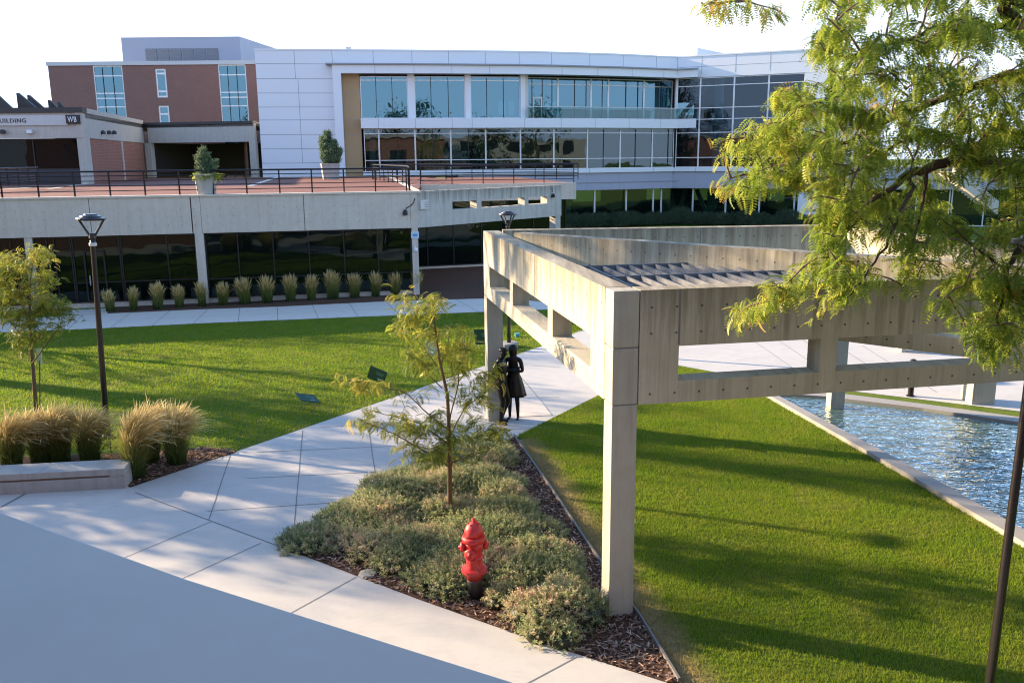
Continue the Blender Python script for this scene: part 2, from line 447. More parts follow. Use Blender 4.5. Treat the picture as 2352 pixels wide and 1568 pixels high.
# foreground plaza (lower left) reaches under the viewpoint
m = MB()
plz = [G(299, 1120), G(280, 1112), G(0, 1125), G(-900, 1165), (-60, -2.6), (14, -2.6), (7, 3), G(1700, 1640)] + bed_front[::-1]
m.sheet(plz, .012)
m.cur = 1
for a, b in [((1380/2.613, 405/2.613), (815/2.613, 640/2.613)), ((1705/2.613, 545/2.613), (1195/2.613, 775/2.613)), ((2330/2.613, 765/2.613), (1895/2.613, 1005/2.613))]:
    p = Vector(at_h(a[0]/1.0884, (1150+a[1])/1.0884)); q = Vector(at_h(b[0]/1.0884, (1150+b[1])/1.0884))
    m.strip(p, q+(q-p)*1.6, .015, .016)
p = at_h(1326, 1509); q = at_h(1216, 1568); m.strip(p, q+(q-p)*6, .015, .016)
m.strip(at_h(311, 1132), at_h(644, 1257), .022, .016)
m.strip(G(0, 1167), G(60, 1134), .05, .016)
struct(m, 'plaza', [M['pave'], M['joint']])
# diagonal path
walk_near = [G(-500, 786), G(0, 764), G(239, 754), G(459, 743), G(800, 729), G(1111, 716.5), G(1400, 706), G(1900, 690)]
walk_far = [G(-500, 745), G(60, 731), G(245, 720), G(459, 710), G(643, 703.5), G(899, 691), G(1111, 685), G(1400, 675), G(1900, 662)]
pl_far = G(1938, 784)
Pm = [path_l0, G(643, 1003), path_l1, G(1339, 757), G(1420, 722), G(1900, 706), G(2400, 700), G(2600, 760), G(2600, 855), G(2352, 832), G(2220, 815), G(2000, 812), G(2200, 900), G(2500, 950), G(2600, 990), G(2352, 948), G(1921, 895), G(1700, 868), G(1622, 851), G(1556, 839), G(1500, 846), G(1370, 910), G(1190, 1000), bed_tip]
Pm = [path_l0, G(643, 1003), path_l1, G(1339, 757), G(1425, 722), G(1700, 716), G(1938, 784), G(2096, 803), G(2220, 815), G(2500, 850), G(2700, 1010), G(2352, 946), G(1921, 894), G(1720, 868), G(1622, 851), G(1556, 839), G(1500, 846), G(1370, 910), G(1190, 1000), bed_tip]
m = MB(); m.sheet(Pm, .008); m.cur = 1
zq = lambda x, y, ox, oy, s: at_h((ox+x/s)/1.0884, (oy+y/s)/1.0884)
def jn(a, b, ox, oy, s, w=.015, e0=0, e1=0):
    p, q = zq(*a, ox, oy, s), zq(*b, ox, oy, s); m.strip(p-(q-p)*e0, q+(q-p)*e1, w, .0125)
jn((335, 240), (258, 1100), 650, 1000, 3.136); jn((850, 210), (932, 775), 650, 1000, 3.136, e0=.05)
jn((1495, 0), (1365, 390), 0, 1150, 2.613, e0=.25)
jn((0, 610), (1400, 540), 650, 1000, 3.136, e0=.07); jn((0, 845), (900, 785), 650, 1000, 3.136, e0=.45)
jn((0, 410), (1300, 350), 650, 1000, 3.136, e0=.02); jn((460, 215), (1800, 150), 650, 1000, 3.136)
jn((580, 680), (870, 1020), 1180, 800, 5.227); jn((600, 590), (1150, 620), 1180, 800, 5.227)
jn((610, 1020), (1150, 1010), 1180, 800, 5.227); jn((600, 1270), (1040, 1250), 1180, 800, 5.227); jn((870, 1020), (1050, 1250), 1180, 800, 5.227)
jn((1180, 1400), (300, 1440), 1180, 800, 5.227)
for k in range(9):
    a = at_h(1290+k*95, 770-k*2); b = at_h(1380+k*70, 905-k*3)
    if k > 3: m.strip(at_h(1420+k*70, 730+k*8), at_h(1560+k*74, 838+k*8), .015, .0125)
struct(m, 'path', [M['pave_path'], M['joint']])
# grey paved pad round the foot of the far column
m = MB(); m.sheet([zq(610, 1025, 1180, 800, 5.227)[:2], zq(870, 1022, 1180, 800, 5.227)[:2], zq(1045, 1248, 1180, 800, 5.227)[:2], zq(600, 1268, 1180, 800, 5.227)[:2]], .0165)
struct(m, 'paved_pad', M['pave_walk'])
# sidewalk by the long concrete building
m = MB(); m.sheet(walk_near+walk_far[::-1], .010); m.cur = 1
for a, b in zip([(x, y) for x, y in ((-30, 766), (60, 762), (155, 758), (253, 754), (349, 749), (443, 744), (547, 740), (638, 736), (731, 731), (822, 727), (918, 724), (1010, 720), (1100, 717))],
                [(40, 731), (100, 728), (190, 724), (303, 717), (392, 713), (480, 709), (551, 706.5), (637, 703.5), (717, 700), (801, 695.5), (885, 691.5), (970, 689), (1045, 687)]):
    m.strip(at_h(*a), at_h(*b), .018, .0145)
m.strip(at_h(0, 747), at_h(1111, 700.5), .012, .0145)
struct(m, 'sidewalk', [M['pave_walk'], M['joint']])
# door landing
m = MB(); m.sheet([G(165, 724.5), G(245, 720.5), G(262, 708), G(120, 715)], .018); struct(m, 'landing', M['pave_walk'])

# pool: kerb, floor, water
k_out = [G(1752, 908), G(2090, 1102.5), G(2304, 1230), G(2700, 1470)]
k_in = [G(1775, 910), G(2132, 1102.5), G(2330, 1217), G(2740, 1455)]
f_in = [G(1775, 910), G(1900, 919), G(2120, 946), G(2343, 979), G(2800, 1050)]
f_out = [G(1752, 902.5), G(1900, 908), G(2120, 936), G(2352, 968), G(2820, 1030)]
m = MB(); m.sheet(k_in+f_in[::-1][:-1], .035)
WATER_POLY = k_in+f_in[::-1][:-1]
t = NT('pool_water'); P = t.pos()
rid = lambda n: t.math('SUBTRACT', 1.0, t.math('ABSOLUTE', t.math('SUBTRACT', t.math('MULTIPLY', n, 2.0), 1.0)))
w1 = rid(t.noise(t.scaled(P, (1.0, 1.9, 1)), 1.15, 2, .5, .5)); w2 = rid(t.noise(t.scaled(P, (1.0, 1.9, 1)), 3.0, 2, .5, .6)); w3 = t.noise(P, 11, 2, .5)
hgt = t.math('ADD', t.math('ADD', t.math('MULTIPLY', w1, .8), t.math('MULTIPLY', w2, .45)), t.math('MULTIPLY', w3, .06))
nb = t.bump(hgt, 1.0, .10)
fl = t.mix(t.noise(P, .5, 4, .6), (.06, .115, .10), (.13, .20, .16))
body = t.n('BsdfDiffuse', {'Color': fl})
gl = t.n('BsdfGlossy', {'Color': (.86, .95, .96), 'Roughness': .03, 'Normal': nb})
fr = t.n('Fresnel', {'IOR': 1.36, 'Normal': nb}).outputs[0]
k = t.math('ADD', t.math('MULTIPLY', fr, 2.3), .10, clamp=True)
M['water'] = t.done(t.n('MixShader', {0: k, 1: body, 2: gl}))
struct(m, 'water', M['water'])
m = MB()
for o, i in ((k_out, k_in), (f_out, f_in)):
    for a, b, c, d in zip(o, o[1:], i[1:], i): m.prism([a, b, c, d], -.05, .10)
struct(m, 'pool_kerb', M['kerb'])

# mulch grounds
def mulch_mat():
    t = NT('bark_mulch_ground'); P = t.pos(); n = t.noise(P, 28, 5, .75); v = t.n('TexVoronoi', {'Vector': t.scaled(P, (1, 1.6, 1)), 'Scale': 26}).outputs['Color']
    c = t.mix(n, (.05, .028, .018), (.15, .085, .055)); c = t.mix(.35, c, t.mix(v, (.06, .035, .025), (.24, .13, .09)))
    return t.done(t.bsdf(color=c, rough=.95, normal=t.bump(n, .9, .03), spec=.1))
M['mulch'] = mulch_mat()
edge_top = G(1180, 1003); edge = [G(1180, 1003), G(1262, 1120), G(1345, 1245), G(1400, 1325), G(1470, 1420), G(1560, 1568)]
bed_poly = bed_front + edge[::-1]
mm = MB(); mm.sheet(bed_poly, .02)
wallbed = [G(247, 720.5), G(459, 711), G(643, 704.5), G(899, 692), G(1111, 686), G(1260, 682), G(1300, 600), G(972, 618), G(965, 664), G(640, 690), G(483, 696), G(256, 706)]
mm.sheet(wallbed, .014)
nearbed = [G(299, 1119), G(440, 1071), G(548, 1038), G(480, 1028), G(300, 1040), G(0, 1052), G(-120, 1060), G(-120, 1120)]
mm.sheet(nearbed, .010)
struct(mm, 'mulch_ground', M['mulch'])
# steel edging between bed and lawn, concrete lip along the path side
m = MB()
for a, b in zip(edge, edge[1:]): m.bar((a[0], a[1], .035), (b[0], b[1], .035), .03, .07)
struct(m, 'edging', plain('weathered_edging', (.16, .15, .14), .6))
m = MB(); m.bar((*bed_tip, .02), (*G(1190, 1001), .02), .05, .075); struct(m, 'path_edge', M['pave_walk'])

# ================================================================== LONG CONCRETE BUILDING WITH BRICK DECK
PB = Frame(G(0, 717), G(955, 677.5)); ZT = 4.55
s_of = lambda ux, uy=600: PB.S(ux, uy)
sL = s_of(-900); sC0 = s_of(947); sC1 = s_of(963)
pod = thing('concrete_building', PB.P(s_of(470), 0, 0), 'long low concrete building with a dark glass wall and a red brick roof deck', 'building')
porch_end = Vector((2.62, 45.6, 0)); porch0 = PB.P(sC1, 0, 0)
PF = Frame(porch0, porch_end); PG = Frame(G(945, 619), G(1300, 602))
m = MB()
# fascia in bays with joints between, pilaster over the column
zf0 = 2.98
bays = [s_of(x) for x in (-900, -480, -60, 218, 448)]
sp0, sp1 = s_of(450), s_of(470)
for a, b in zip(bays, bays[1:]): m.obox(PB, a+.012, b-.012, -.5, 0, zf0, ZT-.06)
m.obox(PB, sp0, sp1, -.5, -.008, zf0, ZT-.06)
for a, b in ((sp1+.0, s_of(705)), (s_of(705), sC0)): m.obox(PB, a+.012, b-.012, -.5, 0, zf0, ZT-.06)
m.obox(PB, sC0, sC1, -.5, -.004, zf0, ZT-.06)
m.obox(PB, sL, sC1+.15, -.55, .06, ZT-.058, ZT+.02)       # coping
m.obox(PB, sL, sC1-.3, -.52, -.3, zf0-.02, ZT-.1)
m.build('fascia', M['podium'], pod)
m = MB(); 
m.obox(PB, s_of(452, 600), s_of(472, 600), -.42, -.01, 0, zf0-.003); m.build('column', M['podium'], pod)
m = MB(); m.obox(PB, sC0+.02, sC1-.02, -.42, -.01, 0, zf0-.003); m.build('column', M['podium'], pod)
m = MB(); m.obox(PB, s_of(60), s_of(78), -.42, -.05, 0, zf0-.003); m.build('column', M['podium'], pod)
m = MB(); m.obox(PB, sL, sC1, -.5, -.2, 0, .22); m.build('plinth', M['podium'], pod)
# roof deck (brick) and structure under it
deck_poly = [PB.P(sL, -.3, 0), PB.P(sC1, -.3, 0), at_h(985, 404, ZT), Vector((-6, 64, 0)), Vector((-6, 71.5, 0)), Vector((-60, 71.5, 0)), Vector((-60, 22, 0))]
m = MB(); m.prism([xy(p) for p in deck_poly], ZT-.25, ZT-.004); m.build('brick_deck', M['deck'], pod)
m = MB()
for a, b in [((0, 430), (205, 424)), ((112, 434), (315, 407)), ((575, 427), (650, 403)), ((-30, 438), (112, 428)), ((887, 402), (957, 438))]:
    m.strip(at_h(*a, ZT), at_h(*b, ZT), .35, ZT+.004)
m.build('paving_band', M['pave_walk'], pod)
# porch roof and slotted wing wall
m = MB()
L = PF.len; S1 = lambda x, y: PF.S(x, y); 
q2 = lambda x, y: ((600+x/2.94)/1.0884, (80+y/2.94)/1.0884)
zt_p = 4.55
slots = [(q2(1562, 1300)[0], q2(1740, 1300)[0]), (q2(1775, 1290)[0], q2(2092, 1290)[0]), (q2(2120, 1250)[0], q2(2258, 1250)[0])]
sl = [(PF.S(a, 480), PF.S(b, 480)) for a, b in slots]
zs0, zs1 = 3.66, 4.02
m.obox(PF, 0, L, -.45, 0, zs1, zt_p); m.obox(PF, 0, L, -.45, 0, 2.98, zs0)
prev = 0
for a, b in sl+[(L, L)]: m.obox(PF, prev, a, -.45, -.001, zs0, zs1); prev = b
m.build('slotted_wall', M['porch'], pod)
m = MB(); m.obox(PF, L-.45, L-.05, -.42, -.02, 0, 2.977); m.build('column', M['porch'], pod)
# raised brick walk past the porch
walk_a = Frame(at_h(985, 432, ZT-.35), at_h(1300, 424.5, ZT-.35))
m = MB(); wk = Frame(Vector((-3.4, 48, 0)), Vector((3.6, 49.5, 0)))
m.obox(wk, -2, wk.len, -16, 0, ZT-.3, ZT-.006); m.build('brick_deck', M['deck'], pod)
m = MB(); m.obox(wk, -2, wk.len, 0, .25, ZT-.9, ZT+.02); m.build('deck_edge', M['podium'], pod)
# glass wall
def window(parent, P, a0, a1, z0, z1, d, mulls, trans, gmat, fmat, w=.05, dep=.10, name='window', inner=None):
    fr = MB(); wi = .05 if inner else w
    put = (lambda *k: fr.band(P, *k)) if isinstance(P, Path) else (lambda *k: fr.obox(P, *k))
    put(a0, a1, d-dep, d+.02, z0, z0+w); put(a0, a1, d-dep, d+.02, z1-w, z1)
    put(a0, a0+w, d-dep, d+.018, z0+w, z1-w); put(a1-w, a1, d-dep, d+.018, z0+w, z1-w)
    for q in mulls:
        if a0+w < q < a1-w:
            fr.cur = 1; put(q-wi/2, q+wi/2, d-dep, d+.014, z0+w, z1-w); fr.cur = 0
    for q in trans:
        if z0+w < q < z1-w: put(a0+w, a1-w, d-dep, d+.010, q-w/2, q+w/2)
    fo = fr.build(name, [fmat, inner or fmat], parent)
    g = MB(); put = (lambda *k: g.band(P, *k)) if isinstance(P, Path) else (lambda *k: g.obox(P, *k))
    put(a0+w*.6, a1-w*.6, d-.052, d-.040, z0+w*.6, z1-w*.6)
    po = g.build('pane', gmat, fo)
    return fo
zg = zf0-.02
gx = [-700, -460, -300, -180, -60, 25, 108, 165, 277, 385, 452]
for a, b in ((-700, -300), (-300, 60), (78, 165), (165, 277), (277, 452)):
    window(pod, PB, s_of(a)+.01, s_of(b)-.01, .22, zg, -.18, [s_of(x) for x in gx+[-380, -220, -140]] + [s_of(x) for x in (125, 210)], [1.05] if a > 80 else [], M['glass_pod'], M['darkframe'])
window(pod, PB, s_of(472)+.01, sC0-.01, .22, zg, -.18, [s_of(x, 600) for x in (548, 629, 711, 792, 870)], [1.02], M['glass_pod'], M['darkframe'])
window(pod, PG, .3, PG.len, .12, 4.0, 0, [PG.S(x, 560) for x in (982, 1042, 1106, 1165, 1225)], [], M['glass_pod'], M['darkframe'])
m = MB(); m.obox(PG, .2, PG.len, -.12, .12, 0, .118); m.build('sill', M['podium'], pod)
# inside: floor, ceiling, back wall, a few columns
m = MB(); m.obox(PB, sL, sC0, -7, -.6, .02, .06); m.build('interior_floor', M['inside_floor'], pod)
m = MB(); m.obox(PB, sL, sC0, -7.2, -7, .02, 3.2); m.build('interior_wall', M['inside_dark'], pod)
for x in (240, 400, 560, 640, 720, 800, 880): m = MB(); m.obox(PB, s_of(x), s_of(x)+.16, -1.5, -1.3, .06, 3.1); m.build('interior_column', M['teal'], pod)
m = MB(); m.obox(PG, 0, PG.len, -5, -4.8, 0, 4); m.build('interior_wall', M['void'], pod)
# door in the left glass
d = MB(); d.obox(PB, s_of(205, 640), s_of(205, 640)+.03, -.12, -.05, .95, 1.35); 
dm = MB(); dm.obox(PB, s_of(190), s_of(240), -.17, -.13, .225, .30); dm.obox(PB, s_of(190), s_of(190)+.07, -.17, -.13, .30, 2.3); dm.obox(PB, s_of(240)-.07, s_of(240), -.17, -.13, .30, 2.3); dm.obox(PB, s_of(190), s_of(240), -.17, -.13, 2.3, 2.37)
do = dm.build('door', M['darkframe'], pod); d.build('handle', M['grey_metal'], do)
# bunting inside the glass
for i, (x0, x1, nf) in enumerate(((497, 548, 9), (561, 624, 10))):
    p0 = PB.P(s_of(x0, 605), -.35, 0); th = thing('bunting', (p0.x, p0.y, 1.4), 'string of small white pennants inside the dark glass, ' + ('nearer the concrete column' if i == 0 else 'second from the concrete column'), 'bunting', 'pennant strings in the window')
    mb = MB(); a0, a1 = s_of(x0, 605), s_of(x1, 605)
    sag = lambda q: 1.62-.24*(1-(2*q-1)**2)
    mb.tube([PB.P(a0+(a1-a0)*q, -.33, sag(q)) for q in np.linspace(0, 1, 12)], .008, 4); mb.build('cord', M['white'], th)
    for j in range(nf):
        q = (j+.5)/nf; a = a0+(a1-a0)*q; z = sag(q); mb = MB()
        mb.add([PB.P(a-.045, -.325, z), PB.P(a+.045, -.325, z), PB.P(a, -.325, z-.13), PB.P(a-.045, -.335, z), PB.P(a+.045, -.335, z), PB.P(a, -.335, z-.13)], [(0, 2, 1), (3, 4, 5), (0, 1, 4, 3), (1, 2, 5, 4), (2, 0, 3, 5)])
        mb.build('pennant', M['white'], th)

# railings on the deck
def railing(name, pts, n_per, label, z0, h=1.0, bars=5, group='railings on the brick deck', posts=None, mat=None, cat='railing'):
    mat = mat or M['black']; base = Vector((pts[0][0], pts[0][1], z0)); th = thing(name, base, label, cat, group)
    mb = MB(); mb.tube([Vector((p[0], p[1], z0+h)) for p in pts], .038, 8); mb.build('top_rail', mat, th)
    for k in range(1, bars):
        mb = MB(); mb.tube([Vector((p[0], p[1], z0+h*k/bars+.02)) for p in pts], .020, 6); mb.build('rail', mat, th)
    for a, b, n in zip(pts, pts[1:], n_per):
        a = Vector((a[0], a[1], 0)); b = Vector((b[0], b[1], 0))
        for k in range(n+1):
            if k == n and b is not Vector((pts[-1][0], pts[-1][1], 0)) and (b.xy-Vector(pts[-1]).xy).length > .01: continue
            p = a.lerp(b, k/n); mb = MB(); mb.bar((p.x, p.y, z0), (p.x, p.y, z0+h-.02), .05, .06); mb.build('post', mat, th)
    return th
ra = PB.P(s_of(-330), -.28, 0); rb = PB.P(s_of(947)-.12, -.28, 0)
railing('deck_railing', [ra, rb], [16], 'long black five bar railing along the front edge of the brick deck', ZT)
rc = at_h(943, 436, ZT); rd = at_h(868, 402, ZT); re = at_h(758, 403, ZT)
railing('deck_railing', [rb+Vector((.12, .15, 0)), Vector((-5.55, 48, 0)), Vector((-9.5, 61, 0))], [7, 8], 'black railing running back from the deck corner along the pale kerb line', ZT)
railing('deck_railing', [wk.P(-1.5, .1, 0), wk.P(wk.len-.1, .1, 0)], [5], 'black railing on the near edge of the raised brick walk', ZT)
railing('deck_railing', [Vector((-9.5, 61.3, 0)), Vector((-2.5, 57.5, 0)), Vector((4.3, 56.5, 0))], [4, 5], 'black railing farther back on the brick walk below the white building', ZT)
railing('deck_railing', [at_h(-60, 444, ZT), at_h(92, 433, ZT)], [6], 'weathered black railing in front of the dark glass front at the deck edge', ZT+.25, .85, 6)
# planters with conifers (plants added below)
def planter(ux, uy, hgt, top, bot, label):
    p = at_h(ux, uy, ZT); th = thing('planter', p, label, 'planter', 'concrete planters on the deck')
    mb = MB(); mb.lathe([(bot*.96, 0), (bot, .02), (top, hgt-.08), (top+.03, hgt-.06), (top+.03, hgt), (top-.07, hgt), (top-.08, hgt-.12)], 8, p)
    mb.build('pot', M['bench'], th)
    mb = MB(); mb.lathe([(top-.09, hgt-.14), (.01, hgt-.11)], 8, p); mb.build('soil', M['mulch'], th)
    return p, th
PLANT1 = planter(475, 447, .86, .47, .40, 'eight sided concrete planter right behind the front railing')
PLANT2 = planter(760, 412, 1.1, .68, .58, 'eight sided concrete planter by the white panel wall, farther back')

# small fittings on the deck corner
def at_fascia(ux, uy, d=.02): return PB.P(PB.S(ux, uy), d, PB.zz(ux, uy))
p = at_fascia(931, 488); th = thing('wall_light', p, 'small dark flood light with curved conduit on the fascia corner', 'light')
mb = MB(); mb.tube([at_fascia(953, 455), at_fascia(950, 466), at_fascia(941, 474), at_fascia(933, 478), at_fascia(931, 486)], .018, 6); mb.build('conduit', M['black'], th)
mb = MB(); mb.lathe([(.03, .12), (.09, .06), (.12, -.08), (.1, -.1)], 12, p+Vector((0, -.08, 0))); mb.build('lamp_head', M['black'], th)
mb = MB(); mb.lathe([(.09, -.102), (.05, -.13)], 12, p+Vector((0, -.08, 0))); mb.build('lens', M['lens'], th)
s0 = PF.S(972, 470); z0 = PF.zz(972, 470); p = PF.P(s0, .06, z0); th = thing('junction_box', p, 'pale louvred metal box fixed to the slotted wall beside the corner', 'box')
mb = MB(); mb.obox(PF, s0-.22, s0+.24, .002, .10, z0-.2, z0+.2); mb.build('case', M['beige_metal'], th, bevel=.01)
for k in (-.1, 0, .1):
    mb = MB(); mb.obox(PF, s0, s0+.22, .10, .12, z0+k-.012, z0+k+.012); mb.build('louvre_slot', M['louvre'], th)
mb = MB(); mb.tube([PF.P(s0-.2, .05, z0-.17), PF.P(s0-.9, .03, z0-.15)], .012, 5); mb.build('conduit', M['grey_metal'], th)
sc = (sC0+sC1)/2; th = thing('wall_sign', PB.P(sc, .02, 2.65), 'small pale blue notice plate high on the corner column', 'sign')
mb = MB(); mb.obox(PB, sc-.17, sc+.17, -.008, .02, 2.52, 2.82); mb.build('plate', plain('pale_blue_sign', (.5, .62, .72), .5), th)
mb = MB(); mb.obox(PB, sc-.1, sc+.1, .021, .024, 2.6, 2.72); mb.build('notice', plain('blue_print', (.12, .3, .5), .5), th)
th = thing('security_camera', PB.P(sc, .05, 2.1), 'white security camera on a bracket on the corner column', 'camera')
mb = MB(); mb.tube([PB.P(sc-.03, -.008, 2.22), PB.P(sc-.03, .12, 2.2), PB.P(sc-.03, .14, 2.1)], .02, 6); mb.build('bracket', M['white'], th)
mb = MB(); mb.lathe([(.02, .1), (.085, .08), (.09, 0), (.07, -.06), (.03, -.09)], 12, PB.P(sc, .15, 2.02)); mb.build('dome', M['white'], th, smooth=True)
se = L-.75; th = thing('wall_light', PF.P(se, .05, 4.1), 'small dark light on a cable near the far end of the slotted wall', 'light')
mb = MB(); mb.tube([PF.P(se, .01, 4.5), PF.P(se, .03, 4.2)], .015, 5); mb.build('conduit', M['black'], th)
mb = MB(); mb.lathe([(.03, .1), (.09, .03), (.1, -.1)], 10, PF.P(se, .09, 4.05)); mb.build('lamp_head', M['black'], th)
# ================================================================== OLDER BUILDING ON THE DECK (left)
q1 = lambda x, y: (x/3.36/1.0884, (60+y/3.36)/1.0884)
c0 = at_h(205, 423, ZT); c1 = at_h(339, 408, ZT)
wc = Vector((c0.x, c0.y, 0)); wd = Vector((c1.x, c1.y, 0)); we = Vector((-20.6, 72.0, 0))
ZW = at_y(193, 246.5, wc.y).z; fr1 = Frame(wc+Vector((-30, 0, 0)), wc); fr2 = Frame(wc, wd); fr3 = Frame(wd, we)
wb = thing('concrete_and_brick_building', (wc.x, wc.y, ZT), 'flat roofed older building with brick side and dark eaves standing on the deck', 'building')
fz1 = lambda y: at_y(180, (60+y/3.36)/1.0884, wc.y).z
zb0, zb1, ze = fz1(957), fz1(745), ZW
m = MB(); m.obox(fr1, 0, 30.0, -.4, 0, zb0, zb1); m.obox(fr2, .0, fr2.len, -.4, 0, zb0, zb1-.002); m.obox(fr3, .4, fr3.len, -.4, 0, zb0, zb1-.1); m.build('parapet', M['wb'], wb)
m = MB(); m.obox(fr1, 0, 30.1, -.5, .12, zb1, ze); m.build('eaves', M['dark'], wb); m = MB(); m.obox(fr3, -.1, fr3.len, -.5, .12, zb1-.1, ze-.2); m.build('eaves', M['dark'], wb)
m = MB(); m.obox(fr2, .125, fr2.len, -.5, .06, zb1, ze-.01); m.build('eaves', M['wb'], wb)
m = MB(); m.prism([xy(fr1.P(0, -.3, 0)), xy(wc), xy(wd), xy(we), (-20.6, 84), (-55, 84)], zb1-.3, ze-.25); m.build('roof', M['dark'], wb)
m = MB(); m.obox(fr1, 29.52, 30.0, -.7, -.002, ZT, zb0-.003); m.build('column', M['wb'], wb)
sb = fr2.S(*q1(1040, 1150))
m = MB(); m.obox(fr2, .72, sb-.15, -.3, -.05, ZT, zb0-.003); m.obox(fr2, sb+.25, fr2.len-.4, -.3, -.05, ZT, zb0-.003); m.build('brick_wall', M['brick_wb'], wb)
m = MB(); m.obox(fr2, sb-.15, sb+.25, -.35, -.003, ZT, zb0-.003); m.build('column', M['wb'], wb)
m = MB(); m.obox(fr3, 0, .55, -.5, -.003, ZT, zb0-.003); m.build('column', M['wb'], wb)
m = MB(); m.obox(fr3, fr3.len-.5, fr3.len, -.5, -.003, ZT, zb0-.003); m.build('column', M['wb'], wb)
for a, b in ((0, 7.2), (7.2, 14.5), (14.5, 21.8), (21.8, 29.5)):
    window(wb, fr1, a+.01, b-.01, ZT+.9, zb0-.01, -.35, [a+2.4, a+4.8], [], M['glass_wb'], M['darkframe'], w=.07)
m = MB(); m.obox(fr1, 0, 29.5, -.5, -.3, ZT, ZT+.9); m.build('dark_base', plain('dark_blue_panel', (.02, .02, .03), .4), wb)
m = MB(); m.obox(fr1, 0, 27.5, -6, -5.8, ZT, zb0); m.obox(fr3, 0, fr3.len, -6.5, -6.3, ZT, zb0); m.obox(fr3, .1, .3, -6.3, -.5, ZT, zb0); m.build('recess_wall', M['void'], wb)
m = MB()
for k in range(9): m.box((fr3.P(fr3.len-1.0-k*.22, -.5-k*.35, 0).x, fr3.P(fr3.len-1.0-k*.22, -.5-k*.35, 0).y, ZT+1.6), (.07, .07, 3.2))
m.build('timber_screen', plain('timber_slats', (.22, .11, .06), .7), wb)
# sawtooth roof lights
for i, (xa, ya, xb) in enumerate(((-60, 575, 95), (135, 580, 320), (226, 598, 385), (400, 640, 500), (482, 655, 560))):
    D0 = 58+i*1.2; a = at_y(*q1(xa, ya), D0); b = at_y(*q1(xb, 712), D0); th = thing('sawtooth_rooflight', (a.x, D0, ze-.25), 'dark triangular sawtooth roof light, ' + ['cut off by the frame edge', 'tallest and first of the close pair', 'second and behind the tallest', 'lower, third from the tallest', 'smallest, closest to the brick building'][i], 'skylight', 'sawtooth roof lights')
    z0 = ze-.25; mb = MB(); mb.hexa([Vector((a.x, D0, z0)), Vector((b.x+.4, D0, z0)), Vector((b.x+.4, D0+.22, z0)), Vector((a.x, D0+.22, z0)), Vector((a.x, D0, a.z)), Vector((a.x+.12, D0, a.z)), Vector((a.x+.12, D0+.22, a.z)), Vector((a.x, D0+.22, a.z))])
    mb.build('hood', M['dark'], th)
# lettering and sign box
def lettering(txt, size, mat, parent, p, ex=.02, name='lettering', font_scale=1.0, rot=(PI/2, 0, 0)):
    c = bpy.data.curves.new(name, 'FONT'); c.body = txt; c.size = size; c.extrude = ex; c.space_character = 1.15; c.resolution_u = 2
    o = bpy.data.objects.new('tmp_text', c); COL.objects.link(o)
    dg = bpy.context.evaluated_depsgraph_get(); me = bpy.data.meshes.new_from_object(o.evaluated_get(dg))
    bpy.data.objects.remove(o)
    me.name = name; me.materials.clear(); me.materials.append(mat)
    ob = bpy.data.objects.new(name, me); COL.objects.link(ob)
    ob.location = Vector(p)-origin_of(parent); ob.rotation_euler = rot; link_child(ob, parent)
    return ob
za, zb_ = fz1(850), fz1(765)
pa = at_y(*q1(0, 800), wc.y); pb = at_y(*q1(570, 800), wc.y)
m = MB(); m.box(((pa.x-9+pb.x)/2, wc.y-.05, (za+zb_)/2), (pb.x-pa.x+9, .08, zb_-za)); m.build('name_band', M['grey_metal'], wb)
lt = lettering('BUILDING', (fz1(790)-fz1(826))*1.42, M['dark'], wb, (at_y(*q1(4, 826), wc.y).x, wc.y-.10, fz1(826)))
wdt = at_y(*q1(225, 826), wc.y).x-at_y(*q1(4, 826), wc.y).x
xs = [v.co.x for v in lt.data.vertices]; tot = max(xs)
first = .127*tot  # the leading letter is cut by the picture edge
k = wdt/(tot-first); lt.scale = (k, 1, 1); lt.location.x -= first*k
pc0 = at_y(*q1(570, 840), wc.y); pc1 = at_y(*q1(672, 765), wc.y)
m = MB(); m.box(((pc0.x+pc1.x)/2, wc.y-.11, (pc0.z+pc1.z)/2), (pc1.x-pc0.x, .2, pc1.z-pc0.z)); sgn = m.build('sign_box', plain('black_sign', (.012, .012, .016), .35), wb)
l2 = lettering('WB', (pc1.z-pc0.z)*.9, M['white'], sgn, (pc0.x+.14, wc.y-.235, pc0.z+(pc1.z-pc0.z)*.18))
xs = [v.co.x for v in l2.data.vertices]; k = (pc1.x-pc0.x-.28)/max(xs); l2.scale = (k, 1, 1)
for xq, nm in ((36, 'dark'), (262, 'white')):
    p = at_y(*q1(xq, 905), wc.y); mb = MB(); mb.lathe([(.05, .12), (.17, .08), (.17, -.1), (.1, -.14)], 10, p+Vector((0, -.2, 0))); mb.build('flood_lamp', M[nm], wb)
for xq in (850, 902, 945):
    s0 = fr2.S(*q1(xq, 912)); z0 = fr2.zz(*q1(xq, 912)); p = fr2.P(s0, .12, z0); mb = MB(); mb.lathe([(.04, .14), (.16, .05), (.16, -.12)], 10, p); mb.build('flood_lamp', M['dark'], wb)

